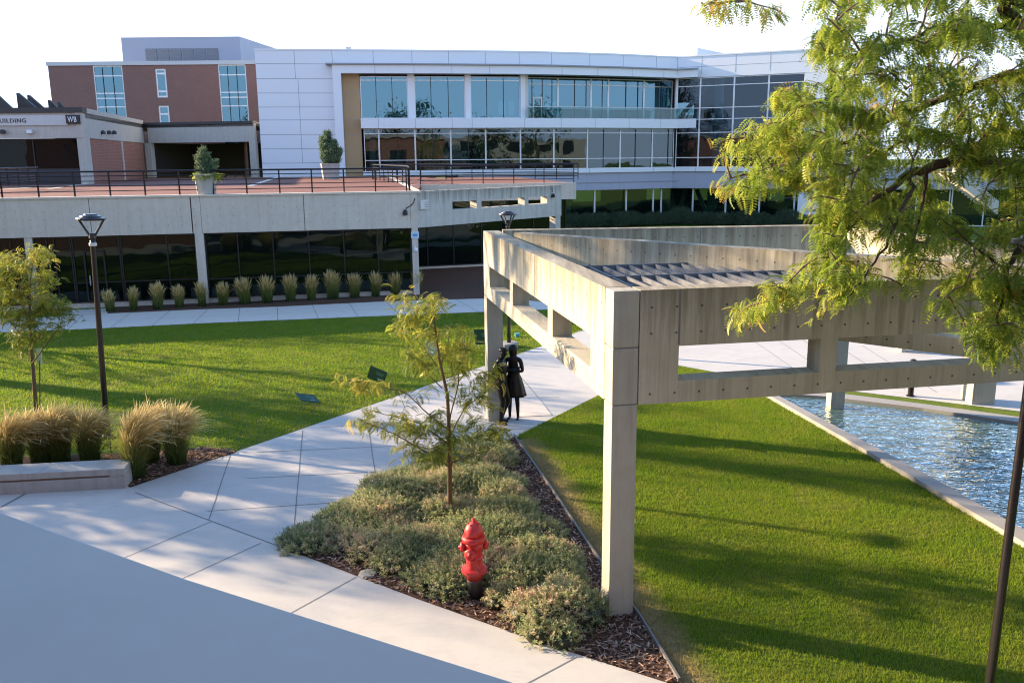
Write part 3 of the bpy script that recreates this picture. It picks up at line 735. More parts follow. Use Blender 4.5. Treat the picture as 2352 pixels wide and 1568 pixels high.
# ================================================================== BROWN BRICK BUILDING BEHIND
DB = 86.0; Xb = lambda x, y=500: at_y(*q1(x, y), DB).x; Zb = lambda y, x=1000: at_y(*q1(x, y), DB).z
bb = thing('brick_building', (Xb(1000), DB, 0), 'dark brown brick block with tall blue glass strips and a grey rooftop plant room', 'building')
xl, xr = Xb(418), Xb(2300); ztop = Zb(316); fb = Frame((xl, DB), (xr, DB)); sx = lambda x, y=500: Xb(x, y)-xl
cuts = [(sx(788), sx(1038)), (sx(1838), sx(2072))]
m = MB(); a = 0
w1 = (sx(1309), sx(1400)); 
m.obox(fb, 0, cuts[0][0], -1, 0, 0, ztop-.35)
m.obox(fb, cuts[0][1], w1[0], -1, 0, 0, ztop-.35); m.obox(fb, w1[1], cuts[1][0], -1, 0, 0, ztop-.35)
m.obox(fb, w1[0], w1[1], -1, 0, Zb(380), ztop-.35); m.obox(fb, w1[0], w1[1], -1, 0, Zb(690), Zb(622)); m.obox(fb, w1[0], w1[1], -1, 0, 0, Zb(860))
m.obox(fb, cuts[1][1], fb.len, -1, 0, 0, ztop-.35); m.build('wall', M['brick'], bb)
m = MB(); m.prism([(xl, DB+1), (xl+1, DB+1), (xl+1, DB+14), (xl, DB+14)], 0, ztop-.36); m.build('side_wall', M['brick'], bb)
m = MB(); m.obox(fb, -.1, fb.len, -14, .12, ztop-.35, ztop); m.build('coping', M['grey_metal'], bb)
for c, mu in ((cuts[0], (865, 950)), (cuts[1], (1915, 1990))):
    window(bb, fb, c[0], c[1], 0, ztop-.35, -.12, [sx(x) for x in mu], [Zb(y) for y in (436, 583, 625, 697)], M['glass_up'], M['mullion'], w=.11, name='glass_strip', inner=M['darkframe'])
window(bb, fb, w1[0], w1[1], Zb(622), Zb(380), -.12, [], [Zb(420), Zb(570)], M['glass_up'], M['mullion'], w=.16)
window(bb, fb, w1[0], w1[1], Zb(860), Zb(690), -.12, [], [Zb(760)], M['glass_up'], M['mullion'], w=.16)
m = MB(); m.obox(fb, 0, fb.len, -9, -8.8, 0, ztop-1); m.build('interior_wall', M['inside'], bb)
DP = 93.0; p0 = at_y(*q1(1015, 115), DP); p1 = at_y(*q1(2012, 115), DP); p2 = at_y(*q1(2140, 302), DP+24)
m = MB(); m.prism([(p0.x, DP), (p1.x, DP), (p1.x+2.2, DP+22), (p0.x+2.2, DP+22)], ztop-.5, p0.z); m.build('plant_room', [M['panel_grey']], bb)
la, lb = at_y(*q1(1218, 223), DP), at_y(*q1(1843, 315), DP)
m = MB()
for k in range(6):
    x0 = la.x+(lb.x-la.x)*k/6; x1 = la.x+(lb.x-la.x)*(k+1)/6
    for j in range(8):
        z0 = lb.z+(la.z-lb.z)*j/8; m.hexa([(x0+.06, DP-.02, z0+.02), (x1-.06, DP-.02, z0+.02), (x1-.06, DP, z0+.02), (x0+.06, DP, z0+.02), (x0+.06, DP-.10, z0+.26), (x1-.06, DP-.10, z0+.26), (x1-.06, DP-.005, z0+.30), (x0+.06, DP-.005, z0+.30)])
m.build('louvre_panel', M['louvre'], bb)

# ================================================================== WHITE METAL AND GLASS BUILDING
top_pts = [(597, 115.7), (951, 117.9), (1194, 120.4), (1286, 122.6), (1413, 126.6), (1554, 132.9), (1891, 114)]
ZR = 14.4
WP = Path([xy(at_h(x, y, ZR)) for x, y in top_pts])
S = lambda ux: WP.S(ux)
def zf(ux, uy): return WP.zz(ux, uy)
X2 = lambda x: (600+x/2.94)/1.0884
Y2 = lambda y: (80+y/2.94)/1.0884
X3 = lambda x: (1300+x/2.94)/1.0884
wp0 = WP.P(S(1000), 0, 0)
wh = thing('white_building', wp0, 'large white metal and glass building with a curved facade, balcony and angled right wing', 'building')
xm = X2(1010)
z_led, z_sof, z_ut, z_tr, z_ub = zf(xm, Y2(243)), zf(xm, Y2(310)), zf(xm, Y2(322)), zf(xm, Y2(352)), zf(xm, Y2(637))
z_sb, z_lt, z_ls, z_lb = zf(xm, Y2(710)), zf(xm, Y2(748)), zf(xm, Y2(945)), zf(xm, Y2(965))
xk = X3(700)
z_b1, z_g1 = zf(xk, Y2(1032)), zf(xk, Y2(1158))
sA, sB = S(597), S(771); sFr = S(790); sBr = S(830)
sEnd = S(1596); sK = WP.c[5]; sW1 = S(1842); sW2 = S(1862); sR = S(1891)
jt = [M['panel'], M['panel_joint']]
# panel wall on the left with joints, and the parapet all the way along
m = MB(); m.band(WP, sA, sB, -.6, 0, 0, ZR); m.band(WP, sB, sR, -.6, 0, z_sof+.02, ZR); m.band(WP, sA-.05, sR+.05, -.7, .05, ZR, ZR+.12); m.cur = 1
for y in (235, 345, 450, 553, 648, 755, 860, 965): m.band(WP, sA, sB, 0, .004, zf(X2(300), Y2(y))-.02, zf(X2(300), Y2(y))+.02)
for x, y0, y1 in ((430, 140, 345), (447, 345, 965), (703, 135, 345)): m.band(WP, S(X2(x))-.018, S(X2(x))+.018, 0, .005, zf(X2(x), Y2(y1)), zf(X2(x), Y2(y0)))
for x in (1000, 1280, 1545, 1810, 2055, 2290): m.band(WP, S(X2(x))-.018, S(X2(x))+.018, 0, .005, z_led, ZR)
for x in (508, 750, 990, 1143, 1320, 1565, 1815): m.band(WP, S(X3(x))-.018, S(X3(x))+.018, 0, .005, z_sof+.3, ZR)
m.band(WP, sK+.1, sR, 0, .004, z_led+.2, z_led+.235)
m.build('panel_wall', jt, wh)
m = MB(); m.prism([xy(WP.P(c, -.4, 0)) for c in WP.c]+[xy(WP.P(WP.c[-1], -18, 0)), xy(WP.P(0, -22, 0))], ZR-.6, ZR-.3); m.build('roof', M['panel_grey'], wh)
m = MB(); m.band(WP, sA, sA+.5, -14, -.6, 0, ZR); m.build('side_wall', M['panel'], wh)
# projecting surround
m = MB(); m.band(WP, sB, sFr, -.3, .75, ZT-.2, z_led); m.band(WP, sFr, sEnd, -.3, .75, z_sof, z_led-.06); m.cur = 1; m.band(WP, sB-.5, sEnd, 0, .95, z_led-.058, z_led+.05)
for x in (1010, 1290, 1560, 1830): m.band(WP, S(X2(x))-.015, S(X2(x))+.015, .75, .754, z_sof, z_led-.06)
for x in (285, 540, 790, 1030): m.band(WP, S(X3(x))-.015, S(X3(x))+.015, .75, .754, z_sof, z_led-.06)
m.build('canopy', jt, wh)
m = MB(); m.band(WP, sFr+.01, sBr, -.6, -.35, ZT-.3, z_sof-.002); m.cur = 1
for y in (445, 553, 640, 755): m.band(WP, sFr+.01, sBr, -.35, -.346, zf(xm, Y2(y))-.015, zf(xm, Y2(y))+.015)
m.build('tan_panel', [M['brown'], M['panel_joint']], wh)
# upper floor windows between white piers
DW = -.45
ups = [(895, 1243, (1010, 1128)), (1292, 1662, (1413, 1540)), (1703, 2068, (1823, 1946))]
for a, b, mu in ups: window(wh, WP, S(X2(a)), S(X2(b)), z_ub, z_ut, DW, [S(X2(x)) for x in mu], [z_tr], M['glass_up'], M['mullion'], w=.07, inner=M['darkframe'])
for a, b in ((1243, 1292), (1662, 1703), (2068, 2104)): m = MB(); m.band(WP, S(X2(a))+.003, S(X2(b))-.003, -.9, -.2, z_ub, z_sof-.003); m.build('pier', M['panel'], wh)
sRec = S(X2(2104)); DR = -1.7
m = MB(); m.band(WP, sRec, sRec+.25, DR-.2, -.25, z_ub, z_sof-.004); m.build('return_wall', plain('cream_panel', (.62, .58, .5), .6), wh)
rec = [S(X3(x)) for x in (95, 330, 582, 710, 948, 1138)]
for i, (a, b) in enumerate(zip(rec, rec[1:])):
    mu = [[S(X3(x)) for x in l] for l in ((130, 210, 285), (457, 545), (668,), (828, 908), (1063,))][i]
    window(wh, WP, a, b-.004, z_ub, z_ut+.1, DR, mu, [z_tr-.15], M['glass_up'], M['mullion'], w=.07, inner=M['darkframe'])
d = MB(); a, b = S(X3(133)), S(X3(207)); zt = zf(xm, Y2(466))
d.band(WP, a, b, DR+.02, DR+.07, zt-.12, zt); d.band(WP, a, a+.14, DR+.02, DR+.07, z_ub, zt-.12); d.band(WP, b-.14, b, DR+.02, DR+.07, z_ub, zt-.12)
do = d.build('door', M['white'], wh); d = MB(); d.band(WP, a+.18, a+.22, DR+.07, DR+.12, z_ub+.95, z_ub+1.25); d.build('handle', M['darkframe'], do)
m = MB(); m.band(WP, sRec+.26, S(X3(1138)), DR-.3, -.2, z_ub-.1, z_ub-.001); m.build('balcony_floor', M['pave_walk'], wh)
m = MB(); m.band(WP, S(X3(1136)), S(X3(1150)), -.5, -.1, z_ub, z_sof-.004); m.build('balcony_post', M['panel'], wh)
m = MB(); m.band(WP, S(X3(45)), S(X3(1262)), .50, .52, z_ub+.02, zf(xm, Y2(555))); bg = m.build('balcony_glass', M['glass_rail'], wh)
m = MB(); m.band(WP, S(X3(45)), S(X3(1262)), .485, .535, zf(xm, Y2(555)), zf(xm, Y2(549))); m.build('handrail', M['grey_metal'], wh)
# band between the storeys
m = MB(); m.band(WP, sBr, sEnd, -.5, .60, z_sb, z_ub-.002); m.cur = 1
for x in (1020, 1288, 1555, 1700, 2080): m.band(WP, S(X2(x))-.015, S(X2(x))+.015, .60, .604, z_sb, z_ub-.002)
for x in (285, 530, 780, 1020): m.band(WP, S(X3(x))-.015, S(X3(x))+.015, .60, .604, z_sb, z_ub-.002)
m.build('spandrel', jt, wh)
# lower deck-level windows
lows = [X2(908), X2(1018), X2(1285), X2(1548), X2(1806), X3(5), X3(252), X3(500), X3(742), X3(977), X3(1135)]
subs = {1: (1155,), 2: (1415,), 3: (1680,), 4: (), 5: (), 6: (), 7: (620,), 8: (855,), 9: (1095,)}
for i, (a, b) in enumerate(zip(lows, lows[1:])):
    mu = [S(X2(x)) if i < 5 else S(X3(x)) for x in subs.get(i, ())]
    window(wh, WP, S(a)+.004, S(b)-.004, z_b1+.35 if i else ZT, z_sb-.004, -.12, mu, [z_lt, z_ls], M['glass_low'], M['mullion'], w=.055, inner=M['darkframe'])
# right wing glazing, full height
wx = [X3(x) for x in (1150, 1317, 1562, 1812)]+[1842]
for i, (a, b) in enumerate(zip(wx, wx[1:])):
    window(wh, WP, S(a)+.004, S(b)-.004, z_b1+.35, z_sof-.006, -.14, [], [z_lt, z_ls, z_ub-.05, z_tr-.25, zf(xk, Y2(558))], M['glass_wing'], M['mullion'], w=.06)
m = MB(); m.band(WP, sW1, sR, -1.2, .02, 0, z_sof); m.build('end_pier', M['panel'], wh)
# pale sill band, grey soffit band, ground floor
sG0 = S(760); sGe = sR
m = MB(); m.band(WP, sBr, sR, -.5, .10, z_b1, z_b1+.348); m.cur = 1
for x in (510, 985, 1300, 1560): m.band(WP, S(X3(x))-.015, S(X3(x))+.015, .10, .104, z_b1, z_b1+.348)
m.build('sill_band', jt, wh)
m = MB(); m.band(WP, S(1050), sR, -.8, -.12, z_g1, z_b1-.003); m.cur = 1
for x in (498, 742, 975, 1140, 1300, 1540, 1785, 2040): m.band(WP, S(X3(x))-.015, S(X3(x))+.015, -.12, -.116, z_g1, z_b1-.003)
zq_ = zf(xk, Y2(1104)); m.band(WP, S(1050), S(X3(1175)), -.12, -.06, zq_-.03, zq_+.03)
m.build('soffit_band', [M['panel_grey'], M['panel_joint']], wh)
gxs = [X3(x) for x in (345, 595, 825, 1015, 1072, 1300, 1540, 1785, 2040)]+[1891]
for a, b in zip(gxs, gxs[1:]): window(wh, WP, S(a)+.004, S(b)-.004, 0, z_g1-.004, -1.1, [], [], M['glass_gnd'], M['mullion'], w=.07)
m = MB()
for x in (400, 1120, 1445): q = WP.P(S(X3(x)), -1.9, 0); m.lathe([(.42, 0), (.42, z_g1)], 14, q); m.build('interior_column', M['teal'], wh); m = MB()
for x in (1465, ): 
    q = WP.P(S(X3(x)), -1.6, 0); m.lathe([(.42, z_b1), (.42, z_sof)], 14, q)
m.build('interior_column', M['teal'], wh); m = MB()
q = WP.P(S(X2(965)), -1.6, 0); m.lathe([(.3, z_b1), (.3, z_sb)], 12, q); m.build('interior_column', M['teal'], wh); m = MB(); q = WP.P(S(X2(1755)), -2.2, 0); m.lathe([(.33, z_ub), (.33, z_sof)], 12, q)
m.build('interior_column', M['teal'], wh)
m = MB()
for a, b in ((1150, 1240), (1340, 1500)):
    pa, pb = WP.P(S(X3(a)), -2.4, z_g1-.2), WP.P(S(X3(b)), -2.4, .6)
    m.bar(pa, WP.P(S(X3((a+b)/2)), -2.4, .5), .35, .35); m.bar(WP.P(S(X3((a+b)/2+20)), -2.4, .5), WP.P(S(X3(b+20)), -2.4, z_g1-.2), .35, .35)
m.bar(WP.P(S(X3(1200)), -2.2, z_ub+.2), WP.P(S(X3(1400)), -2.2, z_sof-.3), .35, .35)
m.build('brace', M['teal'], wh)
# floors, ceilings and far walls inside
m = MB()
m.band(WP, sA+.6, sR-.3, -11, -.8, z_ub-.5, z_ub-.3); m.band(WP, sA+.6, sR-.3, -11, -1.3, z_b1-.2, z_b1); m.build('floor_slab', M['inside_ceiling'], wh)
m = MB(); m.band(WP, sA+.6, sR-.3, -11.2, -11, z_b1, z_ub); m.band(WP, sA+.6, sR-.3, -11.2, -11, z_tr-1.0, ZR-.7); m.band(WP, sA+.6, sR-.3, -11.2, -11, z_ub, z_ub+.8)
wins = sorted((S(x)-2.2+.3*k, w) for k, (x, w) in enumerate(((X2(1000), .7), (X3(210), 1.0), (X3(300), .8), (X3(420), 1.1), (X3(500), 3.0), (X3(1330), 1.2))))
pv = sA+.6
for a, w in wins: m.band(WP, pv, a, -11.2, -11, z_ub+.8, z_tr-1.0); pv = a+w
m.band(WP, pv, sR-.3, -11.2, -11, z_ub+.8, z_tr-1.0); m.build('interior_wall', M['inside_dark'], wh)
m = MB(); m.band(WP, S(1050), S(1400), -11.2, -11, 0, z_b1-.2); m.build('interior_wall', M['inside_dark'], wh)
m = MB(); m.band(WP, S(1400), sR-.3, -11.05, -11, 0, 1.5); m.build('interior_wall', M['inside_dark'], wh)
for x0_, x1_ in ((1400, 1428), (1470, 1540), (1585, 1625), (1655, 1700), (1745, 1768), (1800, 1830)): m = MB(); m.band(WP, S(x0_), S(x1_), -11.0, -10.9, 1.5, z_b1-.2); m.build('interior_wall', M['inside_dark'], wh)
m = MB()
for i, x in enumerate((1040, 1170, 1320, 1450, 1600, 1830, 1900)):
    a = S(X2(x)); m.band(WP, a, a+1.9, -7.4, -7.2, z_b1+.2, z_lt-.6)
m.build('partition', M['inside'], wh)
m = MB()
for x in (1120, 1350, 1500, 1720): 
    a = S(X2(x)); m.band(WP, a, a+.5, -5, -4.2, z_b1+.2, z_b1+1.3); m.band(WP, a+.9, a+1.1, -4, -3.9, z_b1+.2, z_b1+1.9)
m.build('furniture', M['void'], wh)
# roof bits
p = at_y(X2(800), Y2(137), 80); m = MB(); m.box((p.x, 80, ZR+.45), (.42, .42, 1.3)); m.build('roof_vent', M['beige_metal'], wh)
DQ = 92; pa, pb, pc = at_y(X3(735), Y2(150), DQ), at_y(X3(1302), Y2(116), DQ), at_y(X3(1424), Y2(150), DQ+6)
m = MB(); zt2 = at_y(X3(1302), Y2(116), DQ).z; m.prism([(pa.x, DQ+14), (pb.x, DQ), (pc.x+.8, DQ+5), (pc.x, DQ+20)], ZR-.5, zt2); m.build('plant_room', M['panel'], wh)
# lower terrace wing to the right
ra_, rb_ = WP.P(sR, -.2, 0), Vector((60, 66, 0)); TW = Frame(ra_, rb_)
tw = thing('terrace_wing', (ra_.x, ra_.y, 0), 'low white terrace wing with glazed ground floor seen behind the right hand leaves', 'building')
m = MB(); m.obox(TW, 0, TW.len, -.6, 0, z_g1, z_b1+.35); m.build('fascia', M['panel_grey'], tw)
m = MB(); m.obox(TW, 0, TW.len, -16, -.6, z_b1, z_b1+.2); m.build('roof', M['pave_walk'], tw)
for k in range(6): window(tw, TW, k*5.2+.1, k*5.2+5.2, 0, z_g1-.004, -1.0, [k*5.2+2.6], [], M['glass_low'], M['mullion'], w=.09)
m = MB(); m.obox(TW, 0, TW.len, -9, -8.8, 0, z_g1); m.build('interior_wall', M['inside_dark'], tw)
m = MB(); m.obox(TW, 0, 7, -17, -16.5, z_b1, ZR-2); m.build('back_wall', M['panel'], tw)
th = thing('picket_railing', TW.P(0, -.3, z_b1+.35), 'black picket railing on the terrace edge seen through the leaves', 'railing')
m = MB()
for k in range(70): m.box((TW.P(.1+k*.11, -.3, 0).x, TW.P(.1+k*.11, -.3, 0).y, z_b1+.9), (.025, .025, 1.1))
m.build('picket_panel', M['black'], th)
m = MB(); m.bar(TW.P(0, -.3, z_b1+1.45), TW.P(8, -.3, z_b1+1.45), .05, .05); m.build('top_rail', M['black'], th)
railing('terrace_railing', [TW.P(12, -.3, 0), TW.P(32, -.3, 0)], [10], 'black horizontal bar railing along the right part of the terrace', z_b1+.35, 1.1, 5, group=None)
# outside stair with sloped stringer
st0, st1 = at_y(2195, 383, 60), at_y(2295, 462, 60)
th = thing('outdoor_stair', (st1.x, 60, 0), 'sunlit pale concrete stair stringer sloping down beyond the tree', 'stair')
m = MB(); m.hexa([(st0.x, 60, st0.z-.9), (st1.x, 60, st1.z-.9), (st1.x, 60.4, st1.z-.9), (st0.x, 60.4, st0.z-.9), (st0.x, 60, st0.z), (st1.x, 60, st1.z), (st1.x, 60.4, st1.z), (st0.x, 60.4, st0.z)]); m.build('stringer', M['pave'], th)
m = MB()
for k in range(14): t_ = k/14; m.box((st0.x+(st1.x-st0.x)*t_+.1, 61.4, st0.z+(st1.z-st0.z)*t_-.45), (.32, 1.9, .18))
m.build('tread', M['pave_walk'], th)
m = MB(); m.tube([(st0.x, 62.4, st0.z+.6), (st1.x, 62.4, st1.z+.6)], .04, 6); m.build('handrail', M['black'], th)
# ================================================================== CONCRETE PERGOLA
TOP, TC, BC, BB = 4.38, 3.655, 3.205, 2.92
A_ = Vector((-.63, 19.7, 0)); B_ = Vector((1.25, 10.54, 0)); F_ = Vector((9.2, 12.03, 0)); C_ = Vector((7.62, 20.35, 0))
LBm, NBm, BKm, RTm = Frame(A_, B_), Frame(B_, F_), Frame(A_, C_), Frame(C_, F_)
MDm = Frame(Vector((-.13, 19.24, 0)), Vector((8.75, 11.5, 0)))
pg = thing('concrete_pergola', (B_.x, B_.y, 0), 'weathered concrete pergola of open framed beams on tall square columns over the lawn and pool', 'pergola')
def vier(fr, L0, L1, ops, dz=0.0, th=.32, name='beam', seams=()):
    m = MB(); eps = .0015
    m.obox(fr, L0, L1, -th, 0, TC, TOP-dz); m.obox(fr, L0, L1, -th, 0, BB+dz, BC)
    p = L0
    for a, b in list(ops)+[(L1, L1)]:
        if a-p > .01: m.obox(fr, p+(eps if p > L0 else 0), a, -th+eps, -eps, BC, TC)
        p = b
    m.cur = 1
    for sx_ in seams: m.obox(fr, sx_-.012, sx_+.012, -.01, .003, TC+.02, TOP-dz-.01)
    return m.build(name, [M['beam'], M['joint']], pg)
vier(LBm, .36, LBm.len-.345, [(.75, 2.95), (3.25, 6.01), (6.32, 8.40)], 0, seams=(2.2, 5.1))
vier(NBm, .345, NBm.len-.36, [(.865, 2.81), (3.05, 5.36), (5.63, 7.5)], 0, seams=(.36+.5, 4.95))
vier(BKm, .45, BKm.len-.3, [(.9, 3.2), (3.5, 5.6), (5.9, 7.6)], .004, seams=(5.0,))
vier(MDm, .25, MDm.len, [(1.0, 3.4), (3.7, 6.2), (6.5, 8.6), (8.9, 11.0)], .008, .30, seams=(6.6,))
vier(RTm, .36, RTm.len-.36, [(.8, 2.9), (3.2, 5.4), (5.7, 7.8)], .002)
def colm(pts, z0, z1, grooves=()):
    m = MB(); zs = [z0]+list(grooves)+[z1]
    for a, b in zip(zs, zs[1:]): m.prism([xy(p) for p in pts], a+(.012 if a > z0 else 0), b)
    c = sum(pts, Vector((0, 0, 0)))/len(pts); inner = [c+(p-c)*.95 for p in pts]
    if grooves: m.cur = 1; m.prism([xy(p) for p in inner], z0+.05, z1-.05)
    o = m.build('column', [M['column'], M['joint']], pg, bevel=.012); return o
eL, eN = LBm.e, NBm.e
colm([B_, B_+eN*.335, B_+eN*.335-eL*.335, B_-eL*.335], 0, TOP-.002, (BB, TC))
cA = [A_, A_+eL*.34, A_+eL*.34+Vector((.36, 0, 0)), A_+Vector((.36, .03, 0))]
colm(cA, 0, TOP-.003, (BB,))
colm([C_+Vector((-.02, -.33, 0)), C_+Vector((.31, -.33, 0)), C_+Vector((.31, 0, 0)), C_+Vector((-.02, 0, 0))], 0, TOP-.002)
colm([F_+Vector((-.33, .02, 0)), F_+Vector((.02, .02, 0)), F_+Vector((.02, .35, 0)), F_+Vector((-.33, .35, 0))], 0, TOP-.002)
# trellis of upright blades
zt_ = 4.03
q4 = lambda x, y: ((1180+x/3.92)/1.0884, (540+y/3.92)/1.0884)
n0 = at_h(*q4(1340, 592), zt_); f0 = at_h(*q4(1090, 490), zt_)
sd = (at_h(*q4(1790, 580), zt_)-at_h(*q4(1535, 480), zt_)).normalized()
tr = MB(); R0 = Frame(n0, n0+eN); R1 = Frame(f0, f0+eN)
slat_m = plain('weathered_slat', (.15, .15, .155), .7, .0, .3, 9)
to = bpy.data.objects.new('trellis', None); COL.objects.link(to); to.parent = pg; to.location = Vector((n0.x, n0.y, zt_))-pg.location; KIDS.setdefault(pg.name, []).append(to)
for R, ln in ((R0, 3.6), (R1, 3.9)):
    m = MB(); m.obox(R, -.3, ln, -.02, .02, zt_-.26, zt_+.004); m.build('cross_bar', slat_m, to)
sp = (at_h(*q4(1870, 592), zt_)-at_h(*q4(1420, 592), zt_)).length/3
for k in range(14):
    base = R0.P(.06+k*sp, 0, 0); nb_dist = (base-B_).dot(-NBm.n)-.33
    k_ = nb_dist/abs(sd.dot(NBm.n)); end = base+sd*k_
    m = MB(); m.bar((base.x+sd.x*.03, base.y+sd.y*.03, zt_-.13), (end.x, end.y, zt_-.13), .035, .25); m.build('slat', slat_m, to)
    d1 = (R1.p-base).dot(-NBm.n); base2 = base-sd*(d1/abs(sd.dot(NBm.n))-.03)
    if k < 13: m = MB(); m.bar((base.x-sd.x*.03, base.y-sd.y*.03, zt_-.132), (base2.x, base2.y, zt_-.132), .035, .25); m.build('slat', slat_m, to)

# low pier and post beyond the pool
p = at_h(2259, 930); th = thing('concrete_pier', p, 'square concrete pier standing on the paving beyond the pool', 'pier')
m = MB(); m.box((p.x, p.y+.3, 1.2), (.56, .56, 2.4)); m.build('shaft', M['column'], th, bevel=.015)
p = at_h(2091, 910); th = thing('bollard', p, 'short dark metal bollard on the pale paving beyond the pool', 'bollard')
m = MB(); m.lathe([(.10, 0), (.10, .03), (.07, .05), (.07, .85), (.085, .87), (.07, .95), (.02, .97)], 14, p); m.build('shaft', M['black'], th)
m = MB(); m.lathe([(.074, .66), (.076, .68), (.076, .78), (.074, .80)], 14, p); m.build('lens', M['lens'], th)
p = at_h(2098, 806); th = thing('concrete_bench', p, 'small pale concrete bench at the far edge of the rear paving', 'bench')
m = MB(); m.box((p.x, p.y, .42), (1.1, .5, .12)); m.build('seat', M['column'], th, bevel=.01)
for s_ in (-.4, .4): m = MB(); m.box((p.x+s_, p.y, .18), (.14, .42, .36)); m.build('leg', M['column'], th)

# seat wall on the left
a0, a1 = at_h(290, 1122), at_h(0, 1142); hB = .40
t1, t2, t3 = at_h(283, 1074, hB), at_h(240, 1054, hB), at_h(0, 1070, hB)
bf = Frame(at_h(-500, 1165), a0); th = thing('seat_wall', a0, 'long stained concrete seat wall with a recessed groove at the edge of the plaza', 'seat')
dep = (t2-t1).dot(-bf.n)
m = MB(); m.obox(bf, 0, bf.len, -dep, 0, 0, .24); m.obox(bf, 0, bf.len-.28, -dep, -.03, .24, .275); m.obox(bf, bf.len-.28, bf.len, -dep, -.001, .24, .275); m.obox(bf, 0, bf.len, -dep, .0, .275, hB)
m.build('block', M['bench'], th, bevel=.012)
m = MB(); m.obox(bf, 0, bf.len-.28, -.028, -.022, .245, .27); m.build('groove_shadow', plain('groove_shadow_brown', (.16, .10, .06), .9, 0, .4, 14), th)  # brown strip, paints in the shadow line of the groove

# ================================================================== LAMPS
def lamp(base, hgt, label, arms=2, yaw=0.0, r=.052, foot=True, tilt=0.0, head=True, group='brown pole lamps'):
    th = thing('lamp_post', base, label, 'lamp post', group); x, y = base.x, base.y
    zt = hgt-.56
    m = MB(); m.lathe([(r*1.15, 0), (r, .5), (r*.86, zt-.1), (r*.86, zt)], 16, (x, y, .02)); m.build('pole', M['bronze_pole'], th, smooth=True)
    m = MB(); m.lathe([(r*1.9, 0), (r*1.9, .03), (r*1.4, .08), (r*1.2, .12)], 16, (x, y, .02)); m.build('base_plate', M['bronze_pole'], th)
    if foot:
        m = MB(); m.lathe([(.30, -.1), (.30, .13), (.27, .16)], 20, (x, y, 0)); m.build('footing', M['kerb'], th)
    m = MB(); m.lathe([(r*1.2, 0), (r*1.25, .02), (r*1.25, .05), (r*1.1, .07)], 16, (x, y, zt-.12)); m.build('collar', M['lens'], th)
    m = MB(); m.lathe([(r*.9, 0), (r*1.15, .05), (r*.9, .15), (.02, .16)], 14, (x, y, zt)); m.build('hub', M['bronze_pole'], th)
    for k in range(arms):
        w = yaw+2*PI*k/arms; c, s = math.cos(w), math.sin(w)
        m = MB(); m.tube([(x+c*.03, y+s*.03, zt+.08), (x+c*.09, y+s*.09, zt+.16), (x+c*.25, y+s*.25, hgt-.13)], [.03, .026, .022], 8); m.build('arm', M['bronze_pole'], th)
    m = MB(); m.lathe([(.285, 0), (.295, .02), (.285, .045), (.22, .06), (.21, .085), (.14, .10), (.13, .12), (.02, .13)], 28, (x, y, hgt-.13)); m.build('lamp_head', M['bronze_pole'], th)
    m = MB(); m.lathe([(.24, 0), (.2, -.015), (.02, -.02)], 24, (x, y, hgt-.131)); m.build('lens', M['lens'], th)
    th.rotation_euler = (0, tilt, 0); return th
p = at_h(247, 1005); pt = at_y(208, 490, p.y); lamp(p, pt.z, 'brown lamp post rising out of the tall grasses beside the seat wall', 2, .1, .062, False, (pt.x-p.x)/pt.z)
p = at_h(1169, 797); pt = at_y(1170, 484, p.y); lamp(p, pt.z, 'brown lamp post on a round concrete footing behind the far pergola column', 4, .5, .06, True)
p = at_h(1707, 524); pt = at_y(1708, 434, p.y); lamp(p, pt.z, 'distant lamp post in front of the dark shrubs and the white building', 2, .3, .06)
pr1, pr2 = at_y(2273, 1568, 7.9), at_y(2347, 1000, 7.9); k = (pr1.x-pr2.x)/(pr1.z-pr2.z)
lamp(Vector((pr1.x-k*pr1.z, 7.9, 0)), 5.3, 'near brown lamp post cut off by the right edge of the picture', 2, .2, .046, True, k)

# ================================================================== HYDRANT
t = NT('red_hydrant_paint'); P = t.obj(); n = t.noise(P, 14, 6, .7); n2 = t.noise(P, 5, 4, .6)
c = t.mix(n2, (.42, .010, .012), (.62, .03, .03)); c = t.mix(t.math('MULTIPLY', t.ramp(n, [(.55, (0, 0, 0)), (.63, (1, 1, 1))]), .32), c, (.50, .24, .2)); gz = t.n('SeparateXYZ', {'Vector': t.pos()}).outputs[2]; c = t.mix(t.math('MULTIPLY', t.ramp(t.math('ADD', gz, t.math('MULTIPLY', n, .25)), [(.42, (1, 1, 1)), (.62, (0, 0, 0))]), .6), c, (.10, .04, .03))
M['red'] = t.done(t.bsdf(color=c, rough=t.ramp(n, [(.3, (.32,)*3), (.7, (.6,)*3)]), normal=t.bump(n, .35, .008), coat=.08))
p = at_h(1091, 1374); hp = at_y(1097, 1190, p.y); HH = hp.z; sc_ = HH/185
z_ = lambda y: (1375-y)*sc_; R_ = lambda w: w*sc_
hy = thing('fire_hydrant', p, 'glossy red fire hydrant standing among the low junipers at the bed front', 'fire hydrant')
def hl(prof, name, mat='red', n=24, ax=None, c=None, sm=True):
    m = MB(); m.lathe(prof, n, c or (p.x, p.y, 0), ax); return m.build(name, M[mat], hy, smooth=sm, bevel=0)
hl([(R_(17), 0), (R_(17), z_(1330)), (R_(17), z_(1328))], 'buried_barrel', 'dark')
hl([(R_(17), z_(1328)), (R_(19), z_(1314)), (R_(19), z_(1300)), (R_(17.5), z_(1296)), (R_(17), z_(1268)), (R_(18), z_(1262)), (R_(20.5), z_(1252)), (R_(20.5), z_(1240))], 'barrel')
hl([(R_(20), z_(1312)), (R_(28), z_(1310)), (R_(28), z_(1303)), (R_(20), z_(1300))], 'flange', sm=False)
hl([(R_(20), z_(1278)), (R_(18.6), z_(1277)), (R_(18.6), z_(1273)), (R_(17.2), z_(1272))], 'ring')
